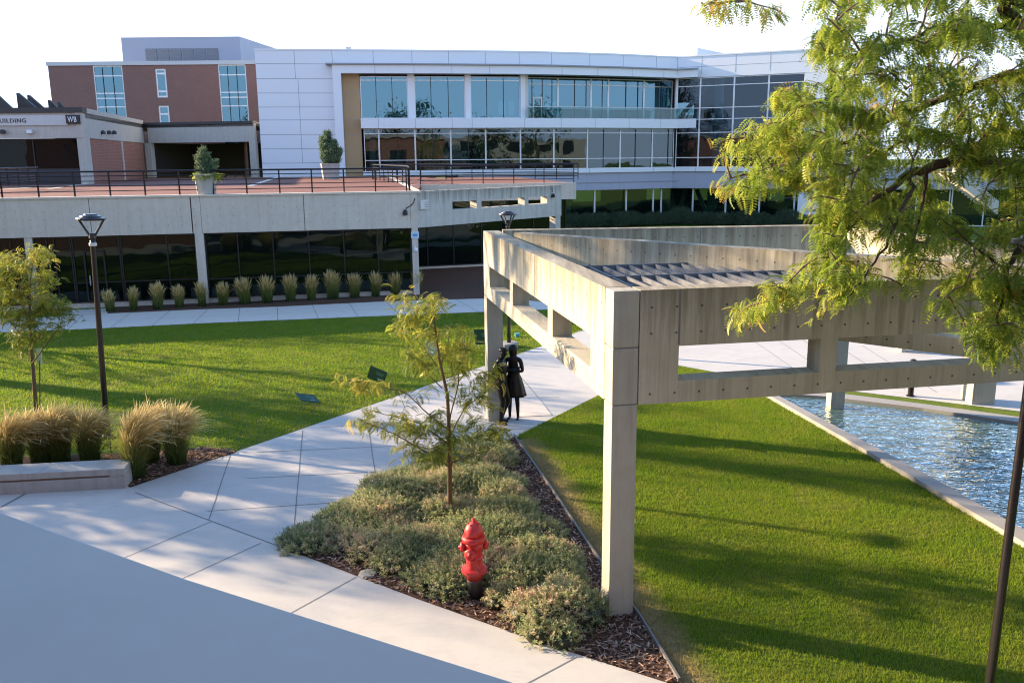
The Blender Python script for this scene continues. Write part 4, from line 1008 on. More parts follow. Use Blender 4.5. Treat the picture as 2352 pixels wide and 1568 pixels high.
hl([(R_(21), z_(1242)), (R_(26), z_(1240)), (R_(26.5), z_(1234)), (R_(25), z_(1230)), (R_(21), z_(1228))], 'collar')
bo = hl([(R_(21.5), z_(1228)), (R_(20), z_(1216)), (R_(15), z_(1205)), (R_(8), z_(1199)), (R_(6), z_(1198))], 'bonnet')
m = MB(); m.lathe([(R_(6), z_(1199)), (R_(5), z_(1194)), (R_(4), z_(1190)), (R_(1), z_(1189))], 5, (p.x, p.y, 0)); m.build('operating_nut', M['red'], hy)
for k in range(8):
    w = k*PI/4+.2; m = MB(); m.bar((p.x+R_(20)*math.cos(w), p.y+R_(20)*math.sin(w), z_(1228)), (p.x+R_(10)*math.cos(w), p.y+R_(10)*math.sin(w), z_(1199.5)), R_(1.6), R_(3)); m.build('rib', M['red'], hy)
    for zz_ in (1306, 1235): m = MB(); rr = 25 if zz_ == 1306 else 24; m.lathe([(R_(2.2), 0), (R_(2.2), R_(7)), (R_(1), R_(7.4))], 6, (p.x+R_(rr)*math.cos(w+.3), p.y+R_(rr)*math.sin(w+.3), z_(zz_+4))); m.build('bolt', M['red'], hy)
for w, rr, zc, ln in ((PI*1.06, 9, 1252, 30), (.08*PI, 9, 1252, 29), (PI*1.40, 11, 1262, 28)):
    ax = Vector((math.cos(w), math.sin(w), 0)); c = Vector((p.x, p.y, z_(zc)))
    hl([(R_(rr), R_(14)), (R_(rr), R_(ln-8)), (R_(rr+1.5), R_(ln-8)), (R_(rr+1.5), R_(ln-2)), (R_(rr-2), R_(ln)), (R_(3), R_(ln)), (R_(3), R_(ln+3.5)), (R_(.5), R_(ln+4))], 'nozzle_cap', ax=ax, c=c)

# stake, stone
p = at_h(1147, 1312); th = thing('wooden_stake', p, 'short weathered timber stake beside the hydrant', 'stake'); m = MB(); m.box((p.x, p.y, .20), (.085, .085, .40), .3); m.build('post', plain('weathered_timber', (.30, .20, .11), .8, 0, .3, 20), th, bevel=.008)
p = at_h(845, 1321); th = thing('flat_stone', p, 'pale flat stone lying on the mulch by the plaza edge', 'stone')
m = MB(); m.lathe([(.10, 0), (.15, .02), (.13, .05), (.03, .06)], 7, p); o = m.build('slab', M['kerb'], th, bevel=.008); 
p = at_h(1188, 774); th = thing('teal_box', p, 'small teal box lying on the sunlit lawn beyond the far column', 'box')
m = MB(); m.box((p.x, p.y, .06), (.15, .11, .11), .2); m.build('case', plain('teal_plastic', (.05, .38, .42), .4), th, bevel=.01)
m = MB(); m.box((p.x, p.y, .125), (.16, .12, .02), .2); m.build('lid', plain('light_teal_plastic', (.15, .5, .52), .4), th, bevel=.005)
# yard signs
def yard_sign(base, centre, ex, ey, label):
    th = thing('yard_sign', base, label, 'sign', 'green yard signs on the lawn'); ex = Vector(ex); ey = Vector(ey); n = ex.cross(ey).normalized()*.008; c = Vector(centre)
    m = MB(); m.hexa([c-ex-ey-n, c+ex-ey-n, c+ex-ey+n, c-ex-ey+n, c-ex+ey-n, c+ex+ey-n, c+ex+ey+n, c-ex+ey+n]); pn = m.build('panel', M['signgreen'], th)
    if n.y > 0: n = -n
    m = MB()
    for a, b, w, h in ((.35, -.5, .22, .10), (.30, .1, .40, .03), (.25, .35, .45, .03)):
        q = c+ex*a+ey*b+n*1.3; X, Y = ex*w, ey*h; m.add([q-X-Y, q+X-Y, q+X+Y, q-X+Y], [(0, 1, 2, 3)])
    m.build('print', plain('pale_print', (.16, .34, .24), .5), th)
    for s_ in (-.55, .55):
        q = c+ex*s_-ey*.9; m = MB(); m.tube([(base.x+ex.x*s_, base.y+ex.y*s_, 0), q], .006, 5); m.build('wire_leg', M['grey_metal'], th)
p = at_h(868, 896); yard_sign(p, (p.x, p.y, .42), (.23, -.10, -.07), (.06, -.03, .17), 'leaning dark green yard sign behind the long left branch of the young tree')
p = at_h(708, 938); yard_sign(p, (p.x, p.y, .27), (.23, .05, -.05), (-.11, .15, .06), 'dark green yard sign tilted far back on the lawn, lowest in the picture')
p = at_h(1108, 800); yard_sign(p, (p.x+.02, p.y, .38), (.26, .02, .0), (-.03, .02, .24), 'upright dark green yard sign half hidden by the far pergola column')
p = at_h(991, 828); yard_sign(p, (p.x, p.y, .38), (.18, -.13, -.04), (.05, .02, .19), 'dark green yard sign seen through the young tree in the bed')

# ================================================================== BRONZE FIGURES
BZ = plain('dark_bronze', (.030, .026, .023), .38, .75, .45, 12)
def skin(name, J, E, parent, root, sub=2):
    me = bpy.data.meshes.new(name); keys = list(J); o0 = parent.location
    me.from_pydata([J[k][0] for k in keys], [(keys.index(a), keys.index(b)) for a, b in E], [])
    me.materials.append(BZ); o = bpy.data.objects.new(name, me); COL.objects.link(o); link_child(o, parent)
    s = o.modifiers.new('skin', 'SKIN'); sk = me.skin_vertices[0].data
    for i, k in enumerate(keys):
        r = J[k][1]; sk[i].radius = (r, r) if not isinstance(r, tuple) else r
        sk[i].use_root = (k == root)
    s.use_smooth_shade = True
    b = o.modifiers.new('sub', 'SUBSURF'); b.levels = sub; b.render_levels = sub
    return o
def hand(J, E, wrist, tag_, d, up, s=1.0):
    d = Vector(d).normalized(); up = Vector(up).normalized(); sd_ = d.cross(up); w = Vector(J[wrist][0])
    pm = w+d*.055*s; J[tag_+'palm'] = (tuple(pm), .026); E.append((wrist, tag_+'palm'))
    for i, l in enumerate((.070, .08, .074, .058)):
        b = pm+sd_*(i-1.5)*.018+d*.028; k1, k2 = pm+sd_*(i-1.5)*.02+d*(.03+l*.5)-up*.008, pm+sd_*(i-1.5)*.02+d*(.03+l*.8)-up*.028
        J[f'{tag_}f{i}b'] = (tuple(b), .011); J[f'{tag_}f{i}a'] = (tuple(k1), .010); J[f'{tag_}f{i}t'] = (tuple(k2), .008)
        E += [(tag_+'palm', f'{tag_}f{i}b'), (f'{tag_}f{i}b', f'{tag_}f{i}a'), (f'{tag_}f{i}a', f'{tag_}f{i}t')]
    a = pm-sd_*.038-up*.008; b = a-sd_*.012+d*.035
    J[tag_+'th1'] = (tuple(a), .012); J[tag_+'th2'] = (tuple(b), .009); E += [(tag_+'palm', tag_+'th1'), (tag_+'th1', tag_+'th2')]
wp = at_h(1180, 962); W = thing('bronze_statue', wp, 'dark bronze statue of a woman in a short flared dress with folded arms', 'statue', None)
J = {'pel': ((0, 0, .95), (.13, .10)), 'waist': ((0, 0, 1.10), (.105, .085)), 'chest': ((0, -.01, 1.27), (.135, .10)), 'nb': ((0, 0, 1.42), (.075, .06)), 'neck': ((0, -.01, 1.49), .048), 'chin': ((-.01, -.035, 1.555), (.06, .062)), 'head': ((-.012, -.02, 1.625), (.078, .088)), 'crown': ((-.012, -.005, 1.69), (.055, .06)),
     'nose': ((-.012, -.118, 1.60), .014)}
E = [('pel', 'waist'), ('waist', 'chest'), ('chest', 'nb'), ('nb', 'neck'), ('neck', 'chin'), ('chin', 'head'), ('head', 'crown'), ('head', 'nose')]
for s_, n_ in ((-1, 'l'), (1, 'r')):
    J.update({n_+'sh': ((s_*.165, 0, 1.385), .058), n_+'el': ((s_*.225, -.03, 1.13), .043), n_+'wr': ((s_*-.03, -.17-.03*(s_ > 0), 1.14+.05*(s_ > 0)), .029),
              n_+'hip': ((s_*.085, 0, .90), .098), n_+'kn': ((s_*.085, -.02, .50), .058), n_+'ca': ((s_*.09, .01, .36), .053), n_+'an': ((s_*.095, .02, .09), .034), n_+'hl': ((s_*.095, .03, .035), .034), n_+'to': ((s_*.11, -.12, .028), .030)})
    E += [('nb', n_+'sh'), (n_+'sh', n_+'el'), (n_+'el', n_+'wr'), ('pel', n_+'hip'), (n_+'hip', n_+'kn'), (n_+'kn', n_+'ca'), (n_+'ca', n_+'an'), (n_+'an', n_+'hl'), (n_+'hl', n_+'to')]
    hand(J, E, n_+'wr', n_, (-s_, -.05, .05), (0, -1, 0))
skin('body', J, E, W, 'pel')
def ell(prof, c, sx_, sy_, name, parent, n=20, wav=0.0, nw=7):
    m = MB(); vs = []; fs = []
    for r, z in prof:
        for k in range(n):
            w = 2*PI*k/n; rr = r*(1+wav*math.sin(nw*w)*(1 if r > .17 else .3)); vs.append((c[0]+rr*sx_*math.cos(w), c[1]+rr*sy_*math.sin(w), z))
    for i in range(len(prof)-1):
        for k in range(n): l = (k+1) % n; fs.append((i*n+k, i*n+l, (i+1)*n+l, (i+1)*n+k))
    fs += [tuple(range(n))[::-1], tuple((len(prof)-1)*n+k for k in range(n))]
    m.add(vs, fs); o = m.build(name, BZ, parent, smooth=True); return o
ell([(.285, .56), (.27, .62), (.225, .80), (.18, .95), (.14, 1.06), (.135, 1.12), (.15, 1.22)], (wp.x+.005, wp.y, 0), 1, .82, 'dress', W, 40, .05, 9)
ell([(.05, 1.44), (.085, 1.47), (.098, 1.55), (.102, 1.63), (.088, 1.69), (.045, 1.722), (.01, 1.728)], (wp.x-.012, wp.y+.03, 0), 1, .95, 'hair', W, 18, .05, 6)
W.rotation_euler = (0, 0, -.25); W.scale = (1.03,)*3
mp = at_h(1150, 972); mp = Vector((mp.x+.02, mp.y, 0)); N_ = thing('bronze_statue', mp, 'dark bronze statue of a man in cap and jacket leaning beside the far pergola column', 'statue', None)
J = {'pel': ((0, 0, .97), (.125, .14)), 'waist': ((-.03, 0, 1.12), (.12, .135)), 'chest': ((-.05, 0, 1.32), (.14, .165)), 'nb': ((-.03, 0, 1.48), .08), 'neck': ((-.005, 0, 1.54), .056), 'chin': ((.035, 0, 1.605), (.065, .062)), 'head': ((.03, 0, 1.675), (.092, .082)), 'crown': ((.015, 0, 1.745), (.065, .06)), 'nose': ((.13, 0, 1.655), .014)}
E = [('pel', 'waist'), ('waist', 'chest'), ('chest', 'nb'), ('nb', 'neck'), ('neck', 'chin'), ('chin', 'head'), ('head', 'crown'), ('head', 'nose')]
for s_, n_ in ((-1, 'l'), (1, 'r')):
    J.update({n_+'sh': ((-.05, s_*.2, 1.44), .068), n_+'el': ((-.13, s_*.27, 1.17), .052), n_+'wr': ((.05, s_*.23, 1.0), .036),
              n_+'hip': ((0, s_*.09, .92), .105), n_+'kn': ((.07 if s_ < 0 else .13, s_*.10, .52), .068), n_+'ca': ((.04, s_*.10, .36), .062), n_+'an': ((.02 if s_ < 0 else -.04, s_*.105, .10), .044), n_+'hl': ((-.01 if s_ < 0 else -.07, s_*.105, .045), .044), n_+'to': ((.19 if s_ < 0 else .13, s_*.12, .04), .038)})
    E += [('nb', n_+'sh'), (n_+'sh', n_+'el'), (n_+'el', n_+'wr'), ('pel', n_+'hip'), (n_+'hip', n_+'kn'), (n_+'kn', n_+'ca'), (n_+'ca', n_+'an'), (n_+'an', n_+'hl'), (n_+'hl', n_+'to')]
    hand(J, E, n_+'wr', n_, (.9, -s_*.2, -.4), (.2, s_*.9, .2))
skin('body', J, E, N_, 'pel')
ell([(.17, .90), (.175, .98), (.155, 1.10), (.175, 1.26), (.185, 1.36), (.15, 1.45), (.08, 1.5)], (mp.x-.04, mp.y, 0), .88, 1.08, 'jacket', N_, 26, .03, 5)
ell([(.088, 1.705), (.108, 1.715), (.098, 1.755), (.07, 1.785), (.01, 1.795)], (mp.x+.03, mp.y, 0), 1.05, .95, 'cap', N_, 18, .02, 3)
N_.rotation_euler = (0, .02, -.35)
# ================================================================== PLANTS
def rot_batch(yaw, pitch, roll):
    cy, sy = np.cos(yaw), np.sin(yaw); cp, sp = np.cos(pitch), np.sin(pitch); cr, sr = np.cos(roll), np.sin(roll)
    R = np.empty((len(yaw), 3, 3), 'f')
    R[:, 0, 0] = cy*cp; R[:, 0, 1] = cy*sp*sr-sy*cr; R[:, 0, 2] = cy*sp*cr+sy*sr
    R[:, 1, 0] = sy*cp; R[:, 1, 1] = sy*sp*sr+cy*cr; R[:, 1, 2] = sy*sp*cr-cy*sr
    R[:, 2, 0] = -sp; R[:, 2, 1] = cp*sr; R[:, 2, 2] = cp*cr
    return R
def frond_template(L=.18, pairs=7, droop=.35, lw=.34, ll=.28):
    V = []
    for i in range(pairs):
        t = (i+.9)/(pairs+.4); x = L*t*(1-.12*t*t); z = L*(.10*t-droop*t*t)
        l = L*ll*(.55+.45*math.sin(PI*min(1, .2+.75*t))); w = l*lw
        for s in (-1, 1):
            fx = .35*l; V += [(x, 0, z), (x+fx*.5-w*.6, s*l*.55, z-.10*l), (x+fx, s*l, z-.30*l), (x+fx*.5+w*.6, s*l*.5, z-.06*l)]
    return np.array(V, 'f')
def scatter(templ, P, yaw, pitch, roll, scale, tint):
    R = rot_batch(yaw, pitch, roll); V = np.einsum('nij,kj->nki', R, templ)*scale[:, None, None]+P[:, None, :]
    n, k, _ = V.shape; Fc = np.arange(n*k, dtype='i').reshape(-1, 4)
    return V.reshape(-1, 3), Fc, np.repeat(tint, k)
def merge(parts):
    Vs, Fs, Ts = [], [], []; o = 0
    for V, Fc, T in parts: Vs.append(V); Fs.append(Fc+o); Ts.append(T); o += len(V)
    return np.concatenate(Vs), np.concatenate(Fs), np.concatenate(Ts)
LOC = leaf_mat('honey_locust_leaf', [(0, (.11, .18, .022)), (.35, (.22, .31, .035)), (.68, (.38, .43, .06)), (.92, (.54, .50, .09)), (1, (.58, .36, .08))], .55)
LOC2 = leaf_mat('young_locust_leaf', [(0, (.10, .16, .025)), (.4, (.24, .28, .04)), (.75, (.42, .42, .06)), (1, (.55, .42, .09))], .5)
DARKLEAF = leaf_mat('dark_tree_leaf', [(0, (.02, .045, .012)), (1, (.07, .11, .025))], .3)
BARK = bark_mat('dark_brown_bark', (.035, .024, .018), (.10, .07, .05))
BARK2 = bark_mat('young_bark', (.10, .065, .035), (.22, .15, .09))
TWIG = bark_mat('reddish_twig', (.09, .055, .04), (.24, .16, .12))
FT = [frond_template(.18, 7, d) for d in (.22, .42, .65)]

def curve_pts(a, b, sag, n=6, wob=.0):
    a, b = Vector(a), Vector(b); out = []
    for i in range(n+1):
        t = i/n; p = a.lerp(b, t); p.z += sag*math.sin(PI*t)
        if 0 < i < n and wob: p += Vector((random.gauss(0, wob), random.gauss(0, wob), random.gauss(0, wob)))
        out.append(p)
    return out
def locust(name, base, trunk, limbs, clusters, label, cat, leafmat, barkmat, twigmat, nf, fs, group=None, trunk_r=(.05, .02), tint0=.45, spread=.24, twig_r=.006, pit=.3, seed=1):
    rng = np.random.default_rng(seed); random.seed(seed)
    th = thing(name, base, label, cat, group)
    m = MB(); n = len(trunk); m.tube(trunk, list(np.linspace(trunk_r[0], trunk_r[1], n)), 10)
    nodes = []; 
    for i, (a, b) in enumerate(zip(trunk, trunk[1:])):
        if i > len(trunk)*.35:
            for t in np.linspace(0, 1, 5): nodes.append(Vector(a).lerp(Vector(b), t))
    for lp, ra, rb in limbs:
        pts = []
        for a, b in zip(lp, lp[1:]):
            for t in np.linspace(0, 1, 5)[:-1]: pts.append(Vector(a).lerp(Vector(b), t)+Vector((random.gauss(0, .008), random.gauss(0, .008), random.gauss(0, .008))))
        pts.append(Vector(lp[-1])); m.tube(pts, list(np.linspace(ra, rb, len(pts))), 7); nodes += pts
    tw = m; tw.cur = 1; P, YW, PT, RL, SC_, TN = [], [], [], [], [], []
    cl = sorted(clusters, key=lambda c: min((Vector(c[0])-q).length for q in nodes))
    for c, tint in cl:
        c = Vector(c); best = min(nodes, key=lambda q: (q-c).length+max(0, c.z-q.z)*-.15+max(0, q.z-c.z)*.1)
        L = (c-best).length
        pts = curve_pts(best, c, .08*L, max(3, min(7, int(L/.12))), .02*min(1, L))
        r0 = min(.022, twig_r*(.8+L*.9)); tw.tube(pts, list(np.linspace(r0, twig_r*.45, len(pts))), 5, cap=False)
        nodes += pts[1:]
        d = (c-pts[-2]).normalized(); yaw0 = math.atan2(d.y, d.x)
        k = int(nf*rng.uniform(.75, 1.25))
        for i in range(k):
            t = rng.uniform(0, 1)**.6; j = min(len(pts)-2, int(t*(len(pts)-1))) if L > .1 else 0
            tt = max(0, 1-rng.exponential(.30)/max(L, .2)); jj = tt*(len(pts)-1); j = min(len(pts)-2, int(jj)); q = pts[j].lerp(pts[j+1], jj-j)
            q = q+Vector(np.clip(rng.normal(0, spread*.42, 3), -spread*.8, spread*.8)*np.array([1, 1, .6]))
            P.append(q); YW.append(yaw0+rng.normal(0, 1.1)); PT.append(rng.normal(pit, .4)); RL.append(rng.normal(0, .4)); SC_.append(fs*rng.uniform(.7, 1.3)); TN.append(np.clip(tint+rng.normal(0, .16), 0, 1))
    tw.build('trunk', [barkmat, twigmat], th, smooth=True)
    P = np.array([tuple(p) for p in P], 'f'); YW, PT, RL, SC_, TN = map(lambda a: np.array(a, 'f'), (YW, PT, RL, SC_, TN))
    ix = rng.integers(0, 3, len(P)); parts = []
    for i in range(3):
        k = ix == i; parts.append(scatter(FT[i], P[k], YW[k], PT[k], RL[k], SC_[k], TN[k]))
    V, Fc, T = merge(parts); mesh_np('crown', V, Fc, leafmat, th, T)
    return th
def inpoly(x, y, poly):
    c = False; n = len(poly)
    for i in range(n):
        x1, y1 = poly[i]; x2, y2 = poly[i-1]
        if (y1 > y) != (y2 > y) and x < (x2-x1)*(y-y1)/(y2-y1)+x1: c = not c
    return c

# ---- large honey locust overhanging from the right
BT = Vector((7.3, 9.3, 0))
J_ = lambda *a: [at_y(x, y, Y) for x, y, Y in a]
trunk = [BT, BT+Vector((-.05, 0, 1.4)), BT+Vector((-.12, .05, 2.8)), BT+Vector((-.10, .0, 4.2)), BT+Vector((-.25, -.05, 5.8)), BT+Vector((-.2, .0, 7.4)), BT+Vector((0, .2, 9.2))]
fork = BT+Vector((-.12, 0, 4.0)); fork2 = BT+Vector((-.2, 0, 5.4)); fork3 = BT+Vector((-.22, 0, 6.6))
limbs = [
 ([fork]+J_((2352, 387, 9.2), (2270, 372, 9.1), (2217, 357, 9.0), (2129, 387, 8.9), (2083, 402, 8.8), (2040, 440, 8.7), (1988, 470, 8.7)), .085, .02),
 ([fork2]+J_((2352, 161, 9.6), (2240, 200, 9.7), (2129, 240, 9.8), (2047, 274, 9.8), (1945, 328, 9.9), (1850, 350, 9.9)), .06, .012),
 ([fork3]+J_((2352, 70, 9.2), (2310, 30, 9.1), (2300, -20, 9.0), (2270, -120, 9.0), (2240, -320, 9.0)), .10, .012),
 (J_((2339, 68, 9.2), (2224, 52, 9.1), (2181, 52, 9.1), (2109, 84, 9.0), (1945, 131, 9.0), (1895, 118, 9.0)), .035, .01),
 (J_((2083, 402, 8.8), (2097, 430, 8.6), (2062, 501, 8.4), (2035, 567, 8.3), (1985, 636, 8.2), (1946, 683, 8.1)), .022, .006),
 (J_((2129, 387, 8.9), (2120, 462, 8.9), (2097, 559, 8.8), (2100, 610, 8.7), (2072, 655, 8.7)), .02, .005),
 ([fork]+J_((2380, 500, 9.0), (2352, 551, 8.9), (2313, 620, 8.7), (2306, 675, 8.6), (2290, 733, 8.5), (2298, 800, 8.4)), .04, .008),
 (J_((2217, 357, 9.0), (2150, 300, 9.2), (2060, 330, 9.3), (1960, 400, 9.3), (1880, 410, 9.3)), .025, .007),
 ([fork2]+J_((2352, 300, 10.4), (2250, 330, 10.6), (2150, 340, 10.8)), .04, .012),
 ([fork3]+J_((2200, -60, 9.6), (2050, -40, 9.8), (1900, -30, 9.8), (1700, 0, 9.7), (1630, 10, 9.6)), .05, .006),
 (J_((2047, 274, 9.8), (1960, 250, 9.5), (1880, 190, 9.4)), .015, .005),
 (J_((2313, 620, 8.7), (2230, 560, 8.8), (2160, 500, 8.8)), .014, .006),
]
crown_poly = [(1985, -60), (1850, -20), (1862, 60), (1875, 110), (1885, 165), (1905, 190), (1860, 205), (1800, 195), (1790, 225), (1820, 265), (1760, 280), (1700, 300), (1655, 320), (1650, 332), (1700, 350), (1735, 385), (1700, 400), (1690, 430), (1645, 428), (1640, 440), (1710, 455), (1760, 450), (1800, 470), (1870, 478), (1885, 535), (1855, 565), (1820, 600), (1770, 640), (1735, 680), (1685, 716), (1690, 728), (1760, 722), (1800, 700), (1890, 690), (1870, 722), (1900, 738), (1925, 700), (1960, 660), (2020, 600), (2060, 600), (2110, 640), (2140, 600), (2190, 640), (2150, 700), (2140, 720), (2210, 740), (2230, 790), (2240, 830), (2330, 830), (2420, 820), (2480, 400), (2480, -60)]
rng = np.random.default_rng(11); clusters = []
holes_ = [(1800, 445, 55, 28), (2170, 440, 50, 30), (1990, 545, 60, 30), (2250, 455, 70, 45), (2180, 575, 40, 20), (1880, 395, 50, 20), (2000, 60, 40, 25), (2150, 260, 40, 28), (2020, 210, 30, 18), (2200, 120, 30, 25), (1930, 300, 30, 12), (2300, 690, 30, 20), (2240, 690, 25, 30)]
tries = 0
while len(clusters) < 720 and tries < 60000:
    tries += 1; x, y = rng.uniform(1610, 2480), rng.uniform(-60, 860)
    if not inpoly(x, y, crown_poly): continue
    if any(((x-a)/w)**2+((y-b)/h)**2 < 1 for a, b, w, h in holes_) and rng.random() < .85: continue
    if y > 540 and rng.random() < .25: continue
    dep = rng.uniform(8.1, 9.3) if y > 520 else (rng.uniform(8.2, 10.6) if x > 1850 else rng.uniform(8.7, 10.0))
    edge_ = 1 if x < 1900 else 0
    clusters.append((at_y(x, y, dep), .43+.14*edge_+rng.normal(0, .13)))
for x, y in ((1625, 8), (1650, 12), (1690, 5), (1790, 215), (1805, 240), (1650, 322), (1660, 430), (1705, 716), (1718, 712), (1890, 730), (1725, 706), (1775, 20), (1790, 30)): clusters.append((at_y(x, y, 9.3), .8))
for _ in range(520):  # the rest of the crown, outside the picture
    v = Vector(rng.normal(0, 1, 3)).normalized()*rng.uniform(1.2, 3.3); c = BT+Vector((.7, .2, 6.9))+v
    if c.x/c.y > .66 or c.z > 6.3+.20*c.y: clusters.append((c, .45))
locust('honey_locust_tree', BT, trunk, limbs, clusters, 'large honey locust overhanging the pergola from the right edge of the picture', 'tree', LOC, BARK, TWIG, 15, .92, trunk_r=(.20, .09), spread=.19, twig_r=.011, seed=3, pit=.6)

# ---- young honey locust in the juniper bed
b = at_h(1035, 1200); Y0 = b.y
q3 = lambda x, y: ((750+x/3.485)/1.0884, (650+y/3.485)/1.0884)
K_ = lambda y_off, *a: [at_y(x, y, Y0+y_off*i/(len(a))) for i, (x, y) in enumerate(a, 1)]
tp = [(1035, 1200), (1033, 1120), (1033, 1062), q3(1300, 1568), q3(1295, 1400), q3(1285, 1180), q3(1240, 980), q3(1215, 870), q3(1185, 650), q3(1165, 480), q3(1150, 350)]
trunk = [at_y(x, y, Y0) for x, y in tp]; trunk[0] = b
limbs = [(K_(-.5, (1033, 1072), (985, 1042), (930, 1008), (880, 985), (820, 962)), .016, .004), (K_(.4, (1030, 1020), (965, 972), (900, 955), (835, 938)), .013, .004),
         (K_(-.3, (1030, 985), (985, 952), (935, 905), (862, 884), (785, 873)), .013, .003), (K_(-.5, (1033, 1064), (1075, 1048), (1120, 1035), (1160, 990)), .012, .004),
         (K_(.5, (1032, 1000), (1070, 932), (1110, 905), (1150, 868)), .013, .004), (K_(.3, (1030, 975), (1052, 880), (1058, 820), (1066, 750)), .013, .003),
         (K_(.2, (1005, 840), (962, 785), (918, 690)), .01, .003), (K_(-.4, (1015, 890), (950, 830), (920, 765)), .01, .003), (K_(.4, (1010, 850), (1030, 790), (1038, 740)), .009, .003),
         (K_(.3, (1000, 760), (960, 720), (925, 678)), .008, .002), (K_(-.3, (998, 770), (1000, 720), (1010, 680)), .008, .002), (K_(.5, (1032, 1040), (1000, 990), (975, 950)), .009, .003)]
young_poly = [(905, 668), (940, 665), (945, 690), (1000, 672), (1012, 690), (1000, 740), (1035, 765), (1040, 800), (1062, 740), (1085, 735), (1075, 800), (1090, 860), (1135, 820), (1160, 865), (1150, 900), (1175, 905), (1130, 950), (1165, 985), (1120, 1030), (1080, 1060), (1040, 1050), (1000, 1050), (950, 1045), (925, 1055), (900, 1010), (850, 990), (805, 960), (830, 935), (900, 945), (940, 950), (900, 905), (870, 890), (770, 880), (770, 862), (850, 870), (930, 880), (960, 880), (930, 840), (935, 800), (905, 780), (935, 750), (900, 720)]
rng = np.random.default_rng(5); clusters = []
while len(clusters) < 150:
    x, y = rng.uniform(760, 1180), rng.uniform(660, 1060)
    if not inpoly(x, y, young_poly): continue
    if 850 < y < 960 and 930 < x < 1060 and rng.random() < .6: continue
    clusters.append((at_y(x, y, Y0+rng.uniform(-.55, .55)), (.60 if y < 820 or x < 930 else .38)+rng.normal(0, .1)))
for x, y in ((775, 866), (800, 868), (830, 872), (905, 670), (925, 665), (990, 675), (1008, 680), (812, 958), (840, 968), (1160, 985), (1150, 870), (1065, 742), (1058, 790), (925, 1048)): clusters.append((at_y(x, y, Y0+rng.uniform(-.3, .3)), .75))
locust('young_locust_tree', b, trunk, limbs, clusters, 'slender yellow green young tree growing from the juniper bed behind the hydrant', 'tree', LOC2, BARK2, BARK2, 11, 1.0, group='young locust trees', trunk_r=(.045, .010), spread=.20, twig_r=.004, seed=4)
# ---- young tree on the left behind the tall grasses
b = at_h(84, 952); Y0 = b.y
tp = [(84, 952), (80, 900), (76, 850), (72, 800), (70, 760), (68, 700), (70, 640), (78, 580)]
trunk = [at_y(x, y, Y0) for x, y in tp]; trunk[0] = b
limbs = [(K_(.4, (72, 800), (50, 770), (20, 735), (-20, 700)), .02, .004), (K_(-.4, (74, 835), (100, 800), (130, 760), (175, 730)), .018, .004), (K_(.3, (70, 760), (50, 690), (35, 620), (35, 570)), .02, .004), (K_(-.3, (70, 740), (100, 700), (150, 690)), .014, .004), (K_(.4, (73, 820), (60, 810), (35, 800)), .01, .003), (K_(.2, (69, 700), (95, 640), (100, 575)), .014, .004)]
left_poly = [(35, 560), (50, 575), (55, 600), (72, 558), (108, 560), (118, 620), (132, 690), (150, 675), (165, 690), (150, 715), (195, 720), (175, 745), (140, 750), (150, 775), (100, 800), (90, 830), (60, 815), (30, 810), (40, 790), (0, 730), (-50, 720), (-70, 640), (-10, 570), (10, 590)]
rng = np.random.default_rng(9); clusters = []
while len(clusters) < 150:
    x, y = rng.uniform(-70, 190), rng.uniform(555, 835)
    if inpoly(x, y, left_poly): clusters.append((at_y(x, y, Y0+rng.uniform(-.8, .8)), (.6 if y < 680 else .35)+rng.normal(0, .1)))
locust('young_locust_tree', b, trunk, limbs, clusters, 'fuller young tree on the lawn behind the tall grasses at the left edge', 'tree', LOC2, BARK2, BARK2, 18, 1.02, group='young locust trees', trunk_r=(.055, .012), spread=.28, twig_r=.006, seed=6)
p = at_h(88, 905); th = thing('tree_guard', at_h(92, 955), 'pale green plastic tree guard strip beside the left young tree trunk', 'tree guard')
mb = MB(); q0 = at_y(91, 835, Y0+.05); q1_ = at_y(89, 800, Y0+.05); mb.bar((q0.x, q0.y, q0.z), (q1_.x, q1_.y, q1_.z), .12, .03); mb.build('strip', plain('pale_green_plastic', (.45, .6, .4), .5), th)
mb = MB(); mb.bar((th.location.x, th.location.y, 0), (q1_.x, q1_.y+.03, q1_.z), .02, .02); mb.build('post', BARK2, th)

